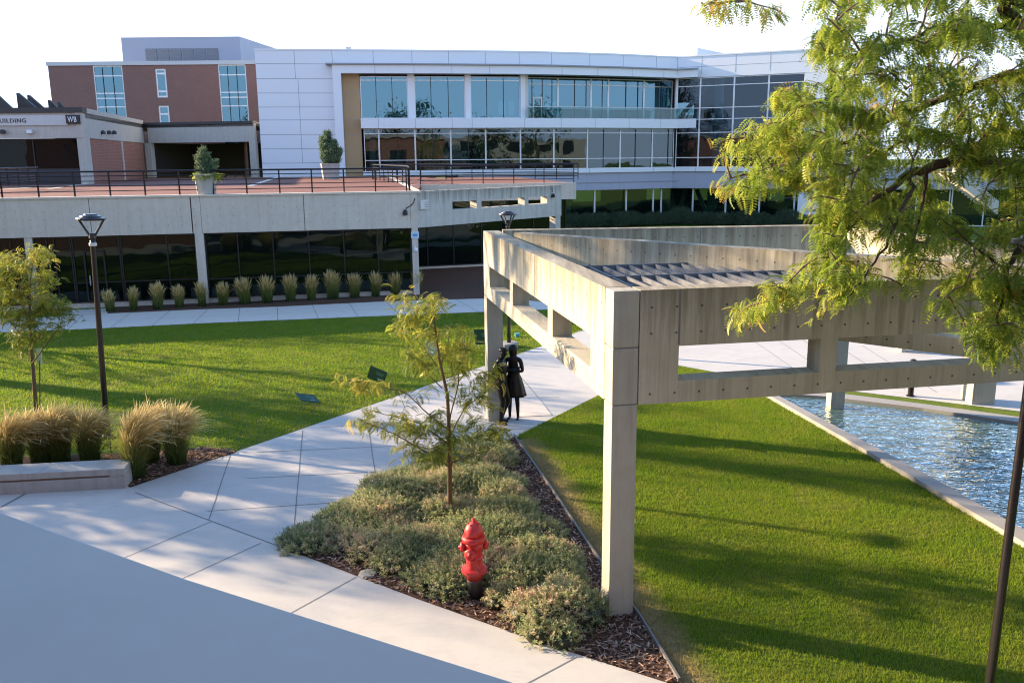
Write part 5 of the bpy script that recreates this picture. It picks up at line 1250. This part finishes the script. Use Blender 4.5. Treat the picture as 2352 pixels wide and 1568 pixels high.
# ---- feather reed grass clumps
STRAW = leaf_mat('straw_plume', [(0, (.50, .36, .12)), (.5, (.70, .53, .22)), (1, (.82, .66, .34))], .45, .7)
REED = leaf_mat('reed_blade', [(0, (.03, .055, .012)), (.4, (.11, .16, .03)), (1, (.42, .36, .11))], .3, .6)
def reed_mesh(seed, h=1.3, n_bl=520, n_pl=150, bend=.18, bw=1.0, sp=1.0):
    rng = np.random.default_rng(seed)
    def blades(n, hmin, hmax, r0, out, w, seg, tint0, tint1, plume=False):
        V, Fs, T = [], [], []; o = 0
        for _ in range(n):
            a = rng.uniform(0, 2*PI); r = r0*math.sqrt(rng.random()); hh = h*rng.uniform(hmin, hmax); od = sp*out*rng.uniform(.1, 1.25)*(.35+r/r0)
            wa = a+rng.normal(0, .9); lean = np.array([math.cos(wa), math.sin(wa)])*od+np.array([bend*(.5 if plume else .2)*hh*rng.uniform(.4, 1.3), 0])
            px = np.array([r*math.cos(a), r*math.sin(a)]); fa = rng.uniform(0, 2*PI); wd = np.array([math.cos(fa), math.sin(fa)])*w*rng.uniform(.7, 1.3)/2
            s0 = .66 if plume else 0.0
            nl = np.linalg.norm(lean)/hh
            for i in range(seg+1):
                t = i/seg; tt = s0+(1-s0)*t if plume else t
                q = px+lean*tt**2.6; z = hh*tt*(1-(.55 if plume else .25)*nl*tt**4)
                ww = (wd*(math.sin(PI*min(.97, .12+.85*t))) if plume else wd*(1-t*.85))
                V += [(q[0]-ww[0], q[1]-ww[1], z), (q[0]+ww[0], q[1]+ww[1], z)]; T += [tint0+(tint1-tint0)*t+rng.normal(0, .06)]*2
                if i: Fs.append((o+2*i-2, o+2*i-1, o+2*i+1, o+2*i))
            o += 2*(seg+1)
        return np.array(V), np.array(Fs), np.clip(np.array(T), 0, 1)
    g = blades(n_bl, .32, .86, .18, .36, .011*bw, 4, .0, .9)
    st = blades(n_pl, .62, .95, .16, .28, .006*bw, 4, .5, 1.0)
    pl = blades(n_pl, .66, 1.06, .17, .34, .017*bw, 7, .0, 1.0, True)
    return merge([g, st]), pl
def reed_clump(p, seed, h, bend, label, group, bw=1.0, n=520, npl=150, sp=1.0):
    th = thing('feather_reed_grass', p, label, 'grass clump', group); (V, Fc, T), (V2, F2, T2) = reed_mesh(seed, h, n, npl, bend, bw, sp)
    off = np.array(p, 'f'); mesh_np('blades', V+off, Fc, REED, th, T); mesh_np('plumes', V2+off, F2, STRAW, th, T2)
    return th
ordn = ['first', 'second', 'third', 'fourth', 'fifth', 'sixth', 'seventh', 'eighth', 'ninth', 'tenth', 'eleventh', 'twelfth', 'thirteenth', 'fourteenth', 'fifteenth']
xs_ = [254, 308, 363, 413, 465, 512, 564, 614, 668, 716, 765, 815, 863, 909, 956]; hs_ = [.95, 1.05, 1.0, 1.0, 1.0, 1.05, 1.08, 1.05, 1.05, 1.1, 1.18, 1.12, 1.05, 1.12, 1.05]
protos = [reed_clump(Vector((0, 0, 0)), 20+i, 1.1, .05, 'x', 'reed grass row before the dark glass', 1.5, 330, 150, .5) for i in range(5)]
random.seed(3)
for i, x in enumerate(xs_):
    yb = 714-(x-254)*.0575+2; o = protos[i] if i < 5 else copy_tree(protos[(i*2+1) % 5])
    o.location = at_h(x, yb); k = hs_[i]/1.02*random.uniform(.9, 1.08); w_ = random.uniform(.85, 1.15); o.scale = (k*w_, k*w_, k); o.rotation_euler = (random.gauss(0, .05), random.gauss(0, .05), random.uniform(0, 6))
    o['label'] = f'straw topped reed grass clump before the dark glass, {ordn[i]} from the left in the row' if i < 14 else 'straw topped reed grass clump at the right end of the row, by the corner column'
near = [(30, 1078, 1.34, 'cut by the left edge of the picture'), (95, 1064, 1.30, 'behind the seat wall, in front of the young tree'), (140, 1060, 1.36, 'behind the seat wall, just right of the young tree'), (208, 1062, 1.30, 'behind the seat wall, left of the lamp post'), (312, 1096, 1.55, 'beside the end of the seat wall'), (345, 1062, 1.40, 'behind the clump at the seat wall end'), (407, 1066, 1.36, 'last on the right, nearest the path, with dark green base')]
for i, (x, y, h, l) in enumerate(near): reed_clump(at_h(x, y), 40+i, h, .70 if i < 6 else .50, 'tall plumed golden grass clump '+l, 'tall golden grasses by the seat wall', 1.0, 1000, 520, .95)
# leafy weed climbing around the lamp foot
rng = np.random.default_rng(8); p = at_h(256, 1046); n = 130; PP = np.array(p)+np.stack([rng.normal(0, .10, n), rng.normal(-.1, .1, n), rng.uniform(.05, 1.15, n)], 1)
V, Fc, T = scatter(FT[0], PP.astype('f'), rng.uniform(0, 6.3, n), rng.normal(.1, .5, n), rng.normal(0, .4, n), rng.uniform(.5, .9, n), rng.uniform(0, .6, n))
th = thing('leafy_weed', p, 'leafy green weed growing up around the lamp post foot', 'plant'); mesh_np('leaves', V, Fc, LOC, th, T); mb = MB(); mb.tube([p, p+Vector((.05, -.1, .6)), p+Vector((.0, -.1, 1.1))], [.012, .008, .004], 5); mb.build('stem', BARK2, th)

# ---- junipers in the bed
JUN = leaf_mat('juniper_sprig', [(0, (.09, .14, .07)), (.35, (.23, .28, .13)), (.62, (.40, .42, .18)), (.82, (.55, .46, .28)), (1, (.60, .42, .28))], .4, .7)
def sprig_template(L=.10, n=9):
    rg = np.random.default_rng(2); V = []
    for i in range(n):
        t = (i+.5)/n; a = i*2.4; r = .30*L*(1-.5*t); x = L*t; d = np.array([.6*r, r*math.cos(a), r*math.sin(a)]); b = np.array([x, 0, 0]); w = np.array([.035*L, .06*L*math.sin(a), -.06*L*math.cos(a)])
        V += [b-w, b+d*.5-w, b+d*1.25, b+w+d*.2]
    return np.array(V, 'f')
SPR = sprig_template()
def mounds_height(x, y, mounds):
    z = np.full_like(x, -1.0)
    for cx, cy, r, h in mounds:
        d2 = ((x-cx)**2+(y-cy)**2)/r**2; z = np.maximum(z, np.where(d2 < 1, h*np.sqrt(np.clip(1-d2, 0, 1)), -1))
    return z
def juniper(mounds, dens, seed, tint=.45):
    rng = np.random.default_rng(seed); P, NX = [], []
    for cx, cy, r, h in mounds:
        n = int(dens*PI*r*r*1.25); a = rng.uniform(0, 2*PI, n); rr = r*np.sqrt(rng.random(n))*1.04; x, y = cx+rr*np.cos(a), cy+rr*np.sin(a)
        zz = h*np.sqrt(np.clip(1-(rr/r)**2, 0, 1)); top = mounds_height(x, y, mounds); k = zz >= top-.05
        z = zz*rng.uniform(.72, 1.04, n)+.03; P.append(np.stack([x, y, z], 1)[k]); NX.append(np.stack([a, np.arctan2(zz/h+.15, rr/r)], 1)[k])
    P = np.concatenate(P).astype('f'); A = np.concatenate(NX); n = len(P)
    patch = np.sin(P[:, 0]*2.7+1.3*np.sin(P[:, 1]*1.9))*np.sin(P[:, 1]*3.1+P[:, 0]); T = np.clip(tint+.24*patch+rng.normal(0, .2, n), 0, 1)
    return scatter(SPR, P, A[:, 0]+rng.normal(0, .7, n), -np.clip(A[:, 1]*.75+rng.normal(0, .45, n), -.3, 1.5), rng.uniform(0, 6, n), rng.uniform(.75, 1.5, n), T)
jun_poly = [(715, 1240), (770, 1192), (860, 1138), (955, 1085), (1060, 1035), (1130, 1022), (1140, 1040), (1155, 1090), (1195, 1165), (1238, 1235), (1285, 1300), (1290, 1350), (1250, 1340), (1180, 1340), (1125, 1330), (1080, 1298), (1045, 1345), (1000, 1345), (945, 1318), (905, 1280), (865, 1290), (795, 1272), (750, 1240)]
rng = np.random.default_rng(21); mounds = []; pts = []
for _ in range(6000):
    x, y = rng.uniform(680, 1370), rng.uniform(1005, 1370)
    if not inpoly(x, y, jun_poly): continue
    g = at_h(x, y+8)
    if all((g-q).length > .31 for q in pts) and (g-Vector(at_h(1091, 1374))).length > .33: pts.append(g)
for g in pts:
    if rng.random() < .05: continue
    mounds.append((g.x, g.y, rng.uniform(.30, .54), rng.uniform(.13, .34)))
V, Fc, T = juniper(mounds, 820, 22, .58); o = mesh_np('juniper_ground_cover', V, Fc, JUN, None, T)
tag(o, 'low spreading grey green juniper ground cover filling the triangular bed', 'ground cover', None, 'stuff')
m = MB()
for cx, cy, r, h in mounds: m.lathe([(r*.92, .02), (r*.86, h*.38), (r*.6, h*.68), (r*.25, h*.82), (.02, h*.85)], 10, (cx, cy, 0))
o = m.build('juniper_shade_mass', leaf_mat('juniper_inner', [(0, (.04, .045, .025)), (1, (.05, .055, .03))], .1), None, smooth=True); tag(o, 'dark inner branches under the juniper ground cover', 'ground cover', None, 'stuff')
def shrub(pix, label, seed, tint, dens=900, hk=1.0, group='juniper shrubs at the bed front'):
    ms = [(at_h(x, y).x, at_h(x, y).y, r, h*hk) for x, y, r, h in pix]; c = ms[0]; th = thing('juniper_shrub', (c[0], c[1], 0), label, 'shrub', group)
    V, Fc, T = juniper(ms, dens, seed, tint); mesh_np('foliage', V, Fc, JUN, th, T)
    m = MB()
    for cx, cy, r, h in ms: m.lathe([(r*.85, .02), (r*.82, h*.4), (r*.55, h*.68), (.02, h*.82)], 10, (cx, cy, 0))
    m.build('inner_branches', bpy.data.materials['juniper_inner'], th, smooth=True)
shrub([(1255, 1440, .36, .42), (1310, 1430, .36, .44), (1210, 1425, .28, .34), (1350, 1425, .25, .34), (1290, 1400, .3, .42), (1240, 1465, .22, .26), (1290, 1478, .2, .22)], 'rounded yellow green juniper shrub beside the foot of the near column', 31, .60)
shrub([(1140, 1395, .13, .2), (1152, 1385, .12, .22)], 'small green juniper tuft right of the hydrant foot', 32, .5)
# conifers in the planters
CON = leaf_mat('conifer_foliage', [(0, (.05, .10, .05)), (.6, (.16, .23, .11)), (1, (.30, .33, .17))], .25, .7)
def cone_plant(name, p, spikes, label, skirt=None, sc=1.0):
    th = thing(name, p, label, 'conifer', 'conifers in the deck planters'); rng = np.random.default_rng(int(p.y*10)); P, YW, PT, TN = [], [], [], []
    mb = MB()
    for dx, dy, h, r in spikes:
        mb.tube([(p.x+dx*.3, p.y+dy*.3, p.z-.1), (p.x+dx, p.y+dy, p.z+h*.92)], [.03, .006], 5)
        n = int(430*h*r*4); t = rng.random(n)**1.3; a = rng.uniform(0, 2*PI, n); rr = r*np.power(np.clip(1-t, 0, 1), .65)*(.55+.5*rng.random(n))*np.clip(.35+t*4, 0, 1)
        P.append(np.stack([p.x+dx*(.3+.7*t)+rr*np.cos(a), p.y+dy*(.3+.7*t)+rr*np.sin(a), p.z+h*t], 1)); YW.append(a); PT.append(-rng.uniform(.5, 1.35, n)); TN.append(rng.uniform(.1, .9, n))
    P = np.concatenate(P).astype('f'); YW, PT, TN = map(np.concatenate, (YW, PT, TN)); n = len(P)
    V, Fc, T = scatter(SPR, P, YW, PT, rng.uniform(0, 6, n), rng.uniform(1.3, 2.4, n)*sc, TN); mesh_np('foliage', V, Fc, CON, th, T); mb.build('stems', BARK, th)
    if skirt:
        n = skirt; a = rng.uniform(0, 6.3, n); r = .50*np.sqrt(rng.random(n)); P = np.stack([p.x+r*np.cos(a)+.1, p.y+r*np.sin(a), p.z-.02+.20*rng.random(n)-.6*np.clip(r-.38, 0, 1)], 1).astype('f')
        V, Fc, T = scatter(FT[1], P, a, rng.uniform(-.5, .8, n), rng.normal(0, .4, n), rng.uniform(.8, 1.5, n), rng.uniform(.2, .95, n)); mesh_np('trailing_leaves', V, Fc, LOC, th, T)
p = PLANT1[0]+Vector((0, 0, .72)); cone_plant('potted_conifer', p, [(-.03, 0, 1.12, .22), (-.26, .05, .85, .18), (.18, -.05, .88, .19), (.46, .1, .62, .22), (-.12, -.1, .78, .2)], 'multi stemmed upright conifer with trailing leaves in the near planter', 260)
p = PLANT2[0]+Vector((0, 0, .95)); cone_plant('potted_conifer', p, [(-.1, 0, 2.2, .34), (-.5, .1, 1.8, .32), (.4, 0, 1.55, .36), (.7, .1, 1.0, .32), (-.25, -.2, 1.7, .36), (.15, -.3, 1.25, .36)], 'bushy grey green conifer in the planter by the white panel wall', None, 1.6)

# ---- shrubs along the white building
rng = np.random.default_rng(77); hx = np.linspace(1300, 1890, 19)
HED = leaf_mat('dark_shrub_leaf', [(0, (.025, .045, .022)), (1, (.08, .12, .05))], .2, .7)
def leafball(P0, r, h, n, rng, sc):
    a = rng.uniform(0, 6.28, n); u_ = rng.random(n); rr = r*np.sqrt(1-u_**2)*rng.uniform(.75, 1.05, n); return np.stack([P0.x+rr*np.cos(a), P0.y+rr*np.sin(a), h*u_*rng.uniform(.8, 1.05, n)+.1], 1).astype('f'), a
hed0 = None
places = ['at the building corner end', 'second', 'third', 'fourth', 'fifth', 'sixth', 'seventh', 'eighth', 'ninth', 'tenth', 'eleventh', 'twelfth', 'thirteenth', 'fourteenth', 'fifteenth', 'sixteenth', 'seventeenth', 'eighteenth', 'under the right wing end']
for i, x in enumerate(hx):
    s_ = WP.S(x); q = WP.P(s_, 1.6+.5*(i % 2), 0); 
    if i < 3:
        th = thing('dark_shrub', q, 'x', 'shrub', 'dark shrubs along the white building'); P, a = leafball(q, 1.15, 1.05, 1200, rng, 1); n = len(P)
        V, Fc, T = scatter(SPR, P, a, -rng.uniform(0, 1.3, n), rng.uniform(0, 6, n), rng.uniform(1.8, 3.2, n), rng.uniform(0, 1, n)); mesh_np('foliage', V, Fc, HED, th, T)
        mb = MB(); mb.tube([(q.x, q.y, 0), (q.x, q.y, .8)], [.08, .03], 6); mb.build('stem', BARK, th); prot = th if i == 0 else prot
        pr_ = [th] if i == 0 else pr_+[th]; o = th
    else:
        o = copy_tree(pr_[i % 3]); o.location = q; o.rotation_euler = (0, 0, i*1.3); k = rng.uniform(.8, 1.15); o.scale = (k, k, k*rng.uniform(.85, 1.1))
    o['label'] = 'dark rounded shrub against the white building, ' + (places[i] if i in (0, 18) else places[i]+' from the left')

# ---- grass blades: dense where near
def blades(name, poly, dens, w, h, seed, label):
    rng = np.random.default_rng(seed); P = np.array(poly); lo, hi = P.min(0), P.max(0); area = (hi-lo).prod(); n = int(area*dens); x = rng.uniform(lo[0], hi[0], n); y = rng.uniform(lo[1], hi[1], n)
    inside = np.zeros(n, bool)
    for i in range(len(P)):
        x1, y1 = P[i]; x2, y2 = P[i-1]; c = (y1 > y) != (y2 > y); 
        with np.errstate(divide='ignore', invalid='ignore'): xi = (x2-x1)*(y-y1)/(y2-y1)+x1
        inside ^= c & (x < xi)
    x, y = x[inside], y[inside]; n = len(x); a = rng.uniform(0, 2*PI, n); hh = h*rng.uniform(.5, 1.25, n); ww = w*rng.uniform(.6, 1.2, n)/2; la = rng.uniform(0, 2*PI, n); ln = hh*rng.uniform(.1, .75, n)
    V = np.empty((n, 4, 3), 'f'); dx, dy = np.cos(a)*ww, np.sin(a)*ww
    V[:, 0] = np.stack([x-dx, y-dy, np.zeros(n)], 1); V[:, 1] = np.stack([x+dx, y+dy, np.zeros(n)], 1)
    tx, ty = x+np.cos(la)*ln, y+np.sin(la)*ln
    V[:, 2] = np.stack([tx+dx*.3, ty+dy*.3, hh], 1); V[:, 3] = np.stack([tx-dx*.3, ty-dy*.3, hh*.97], 1)
    pt = np.clip(.5+.5*np.sin(x*1.1+2*np.sin(y*.7))*np.sin(y*1.7+x*.4), 0, 1); T = np.clip(rng.normal(.35, .2, n)+.25*(pt-.5), 0, 1)
    o = mesh_np(name, V.reshape(-1, 3), np.arange(n*4, dtype='i').reshape(-1, 4), M['blade'], None, np.repeat(T, 4)); tag(o, label, 'grass', None, 'stuff'); return o
right_lawn = [G(1190, 998), G(1262, 1120), G(1345, 1245), G(1400, 1325), G(1470, 1420), G(1560, 1568), G(1640, 1700), G(2700, 1700), G(2700, 1470), G(2304, 1230), G(2090, 1102.5), G(1752, 908), G(1622, 853), G(1556, 841), G(1500, 848), G(1370, 912)]
blades('lawn_grass', right_lawn, 2600, .009, .042, 51, 'short mown grass of the right lawn between the bed and the pool')
left_lawn = [G(305, 1112), G(643, 1000), path_l1, G(1339, 759), G(1400, 708), G(1111, 718), G(800, 730), G(459, 744), G(239, 755), G(0, 765), G(-100, 770), G(-120, 1050), G(0, 1046), G(300, 1034), G(480, 1024), G(548, 1034)]
blades('lawn_grass', left_lawn, 620, .018, .05, 52, 'short mown grass of the left lawn before the long concrete building')
# ---- bark chips
def chips(poly, n, seed):
    rng = np.random.default_rng(seed); P = np.array(poly); lo, hi = P.min(0), P.max(0); out = []
    while len(out) < n:
        x, y = rng.uniform(lo[0], hi[0]), rng.uniform(lo[1], hi[1])
        if inpoly(x, y, poly): out.append((x, y, .022+.02*rng.random()))
    L = np.array([(-.5, -.5, 0), (.5, -.5, .1), (.5, .5, .1), (-.5, .5, 0)], 'f'); n = len(out); ln = rng.uniform(.03, .12, n); w = rng.uniform(.010, .026, n); a = rng.uniform(0, 6.28, n); tl = rng.normal(0, .25, n)
    R = rot_batch(a, tl, rng.normal(0, .4, n)); T = L[None]*np.stack([ln, w, ln], 1)[:, None, :]; V = np.einsum('nij,nkj->nki', R, T)+np.array(out, 'f')[:, None, :]
    return V.reshape(-1, 3), np.arange(n*4, dtype='i').reshape(-1, 4), np.repeat(rng.random(n), 4)
CHIP = leaf_mat('bark_chip', [(0, (.04, .022, .016)), (.4, (.15, .08, .05)), (.75, (.34, .19, .12)), (1, (.52, .40, .32))], .0, .9)
V, Fc, T = merge([chips(bed_poly, 15000, 61), chips([G(299, 1119), G(548, 1038), G(480, 1028), G(300, 1040)], 1500, 62)]); o = mesh_np('bark_chips', V, Fc, CHIP, None, T); tag(o, 'reddish brown bark chips mulching the planting beds', 'mulch', None, 'stuff')

# ---- trees outside the picture that shade the lawns, and the buildings round the viewpoint
def shade_tree(base, h, r, n, label, seed, lsz=.30, low=.35, mat=None, name='shade_tree', group='tall trees beyond the left edge'):
    rng = np.random.default_rng(seed); th = thing(name, base, label, 'tree', group); b = Vector(base)
    m = MB(); m.tube([b, b+Vector((.1, 0, h*.3)), b+Vector((0, .1, h*.6)), b+Vector((.1, 0, h*.92))], [.02*h, .016*h, .01*h, .002*h], 8); m.build('trunk', BARK, th)
    m = MB(); cl = []
    for i in range(26):
        t = rng.uniform(low, .98); a = rng.uniform(0, 6.28); rr = r*math.sin(PI*min(1, max(.12, (t-low)/(1-low)*.8+.2)))*rng.uniform(.35, 1); c = b+Vector((rr*math.cos(a), rr*math.sin(a), h*t)); cl.append(c)
        m.tube([b+Vector((0, 0, h*max(low*.7, t-.15))), c], [.006*h, .002*h], 5)
    m.build('limbs', BARK, th)
    k = n//len(cl); P = np.concatenate([np.array(c)+rng.normal(0, r*.21, (k, 3))*np.array([1, 1, .75]) for c in cl]).astype('f'); n_ = len(P)
    L = np.array([(-.5, 0, 0), (0, -.28, .05), (.5, 0, 0), (0, .28, .05)], 'f')*lsz
    V, Fc, T = scatter(L, P, rng.uniform(0, 6.28, n_), rng.normal(.2, .6, n_), rng.normal(0, .6, n_), rng.uniform(.6, 1.3, n_).astype('f'), rng.random(n_)); mesh_np('crown', V, Fc, mat or DARKLEAF, th, T)
for i, (x, y, z, h, r, n, lo) in enumerate([(-28, 28.6, 0, 20.5, 3.1, 7600, .3), (-29, 24.8, 0, 12, 2.0, 600, .3), (-25, 31.0, 0, 9.5, 2.4, 1300, .3), (-34, 39.3, 4.55, 7.5, 2.6, 1200, .25), (-40, 27.2, 0, 15, 2.4, 1100, .4), (-24, 20.6, 0, 7.4, 2.3, 4200, .2)]):
    shade_tree((x, y, z), h, r, n, 'leafy tree standing left of the picture, casting shade on the lawn, ' + ordn[i] + ' of six', 100+i, .24, lo)
for i, (x, y, h, r) in enumerate([(-46, 118, 13.2, 4.0), (-52, 112, 12.2, 4.0)]):
    shade_tree((x, y, 0), h, r, 3500, ['green tree top showing behind the sawtooth roof lights', 'second tree crown behind the older building roof at the left'][i], 120+i, .5, .3, LOC, 'background_tree', 'trees behind the older building')
for i, (x, y, h, r) in enumerate([(12, -14, 17, 5), (24, -10, 13, 5), (34, -2, 16, 5), (-34, -20, 15, 5), (46, 8, 15, 5.5), (3, -20, 15, 5), (62, 2, 15, 6), (-52, -12, 15, 5)]):
    shade_tree((x, y, 0), h, r, 3000, 'dark leafy tree behind the viewpoint, mirrored in the glass, ' + ordn[i] + ' of eight', 130+i, .5, .25, DARKLEAF, 'shade_tree', 'trees behind the viewpoint')
rb2 = thing('concrete_hall', (50, -30, 0), 'pale concrete hall far behind the viewpoint, mirrored in the glass', 'building')
m = MB(); m.box((60, -34, 5.0), (88, 10, 10.0)); m.build('wall', M['wb'], rb2)
for k in range(16):
    m = MB(); m.box((20+k*5.2, -28.97, 3.6), (3.4, .12, 2.6)); m.build('window', M['darkframe'], rb2)
    m = MB(); m.box((20+k*5.2, -28.97, 8.1), (3.0, .12, 1.9)); m.build('window', M['darkframe'], rb2)
# brick building at the back of the viewpoint, with an added block beside it to shade the canopy
vb = thing('viewpoint_building', (-10, -6, 0), 'brick and concrete building at the back of the viewpoint', 'building')
m = MB(); m.box((-24, -10, 4.6), (76, 14, 9.2)); m.build('wall', M['brick_wb'], vb)
for k in range(10):
    m = MB(); m.box((-34+k*4.3, -2.98, 6.4), (2.6, .12, 1.9)); m.build('window', M['darkframe'], vb)
m = MB(); m.box((-24, -10, 9.4), (76.6, 14.6, .4)); m.build('roof', M['wb'], vb)
# unseen brick block added at the left to keep sun off the canopy
m = MB(); m.box((-17.6, 3.2, 4.0), (14, 12.4, 8.0)); m.build('wall', M['brick'], vb)
m = MB(); m.box((-17.6, 3.2, 8.15), (14.4, 12.8, .3)); m.build('roof', M['wb'], vb)
zc = 3.2
edge_c = [xy(at_h(x, y, zc)) for x, y in ((-420, 1020), (-150, 1121), (0, 1177), (80, 1206), (425, 1330), (900, 1480), (1180, 1568), (1500, 1668))]
cn = thing('entrance_canopy', (-3, 1, 0), 'smooth blue grey flat canopy roof filling the lower left corner below the viewpoint', 'canopy')
t = NT('roof_membrane'); P = t.pos(); n1 = t.noise(P, .7, 5, .6); n2 = t.noise(P, 2.2, 5, .65, .6)
c = t.mix(n1, (.39, .355, .305), (.46, .42, .36)); c = t.mix(t.math('MULTIPLY', t.ramp(n2, [(.5, (0, 0, 0)), (.8, (1, 1, 1))]), .25), c, (.48, .47, .45))
M['membrane'] = t.done(t.bsdf(color=c, rough=.75, spec=.3))
back_c = [(edge_c[-1][0], -2.9), (edge_c[0][0], -2.9)]
m = MB(); m.prism(edge_c+back_c, zc-.22, zc); m.build('roof_sheet', M['membrane'], cn)
m = MB()
for p_, q_ in zip(edge_c, edge_c[1:]): m.bar((*p_, zc-.13), (*q_, zc-.13), .03, .24)
m.build('edge_trim', M['grey_metal'], cn)
for x_, y_ in ((-4.5, 4.0), (-1.0, 2.6)): m = MB(); m.lathe([(.12, 0), (.12, zc-.22)], 14, (x_, y_, 0)); m.build('post', M['grey_metal'], cn)

# ================================================================== LIGHT, SKY, CAMERA
W_ = bpy.data.worlds.new('World'); SC.world = W_; W_.use_nodes = True
nt = W_.node_tree; bg = nt.nodes['Background']; sky = nt.nodes.new('ShaderNodeTexSky'); sky.sky_type = 'NISHITA'; sky.sun_disc = False
sky.sun_elevation = SUN_EL; sky.sun_rotation = math.atan2(SUN.x, SUN.y); sky.altitude = 1400; sky.air_density = 1.0; sky.dust_density = .7; sky.ozone_density = 2.5
# thin white high cloud low in the sky, clear blue overhead
tc = nt.nodes.new('ShaderNodeTexCoord'); sp_ = nt.nodes.new('ShaderNodeSeparateXYZ'); nt.links.new(tc.outputs['Generated'], sp_.inputs[0])
mp_ = nt.nodes.new('ShaderNodeMapping'); mp_.inputs['Scale'].default_value = (1.2, 1.2, 5); nt.links.new(tc.outputs['Generated'], mp_.inputs[0])
nz = nt.nodes.new('ShaderNodeTexNoise'); nz.inputs['Scale'].default_value = 1.6; nz.inputs['Detail'].default_value = 5; nt.links.new(mp_.outputs[0], nz.inputs['Vector'])
ad = nt.nodes.new('ShaderNodeMath'); ad.operation = 'MULTIPLY_ADD'; nt.links.new(nz.outputs[0], ad.inputs[0]); ad.inputs[1].default_value = -.25; nt.links.new(sp_.outputs[2], ad.inputs[2])
rp = nt.nodes.new('ShaderNodeValToRGB'); rp.color_ramp.elements[0].position = .05; rp.color_ramp.elements[0].color = (1, 1, 1, 1); rp.color_ramp.elements[1].position = .20; rp.color_ramp.elements[1].color = (0, 0, 0, 1); nt.links.new(ad.outputs[0], rp.inputs[0])
mx = nt.nodes.new('ShaderNodeMix'); mx.data_type = 'RGBA'; nt.links.new(rp.outputs[0], mx.inputs[0]); nt.links.new(sky.outputs[0], mx.inputs[6]); mx.inputs[7].default_value = (2.6, 3.0, 3.8, 1)
nt.links.new(mx.outputs[2], bg.inputs[0]); bg.inputs[1].default_value = .15
sl_ = bpy.data.lights.new('sun', 'SUN'); sl_.energy = 4.4; sl_.angle = math.radians(.53); sl_.color = (1.0, .77, .50)
so = bpy.data.objects.new('sun', sl_); COL.objects.link(so); so.rotation_euler = SUN.to_track_quat('Z', 'Y').to_euler(); so.location = (0, 0, 40)
cam = bpy.data.cameras.new('camera'); cam.sensor_fit = 'HORIZONTAL'; cam.sensor_width = 36; cam.lens = 36*F/2352; cam.clip_end = 3000; cam.clip_start = .05
co = bpy.data.objects.new('camera', cam); COL.objects.link(co); mtx = Matrix((r_, u_, -f_)).transposed().to_4x4(); mtx.translation = (0, 0, H); co.matrix_world = mtx
SC.camera = co
vs = SC.view_settings; vs.view_transform = 'Standard'; vs.look = 'None'; vs.exposure = 1.86; vs.gamma = 1
SC.cycles.max_bounces = 7; SC.cycles.filter_width = 1.1; SC.cycles.transparent_max_bounces = 12; SC.cycles.use_denoising = True
SC.cycles.caustics_reflective = False; SC.cycles.caustics_refractive = False; SC.cycles.sample_clamp_indirect = 6
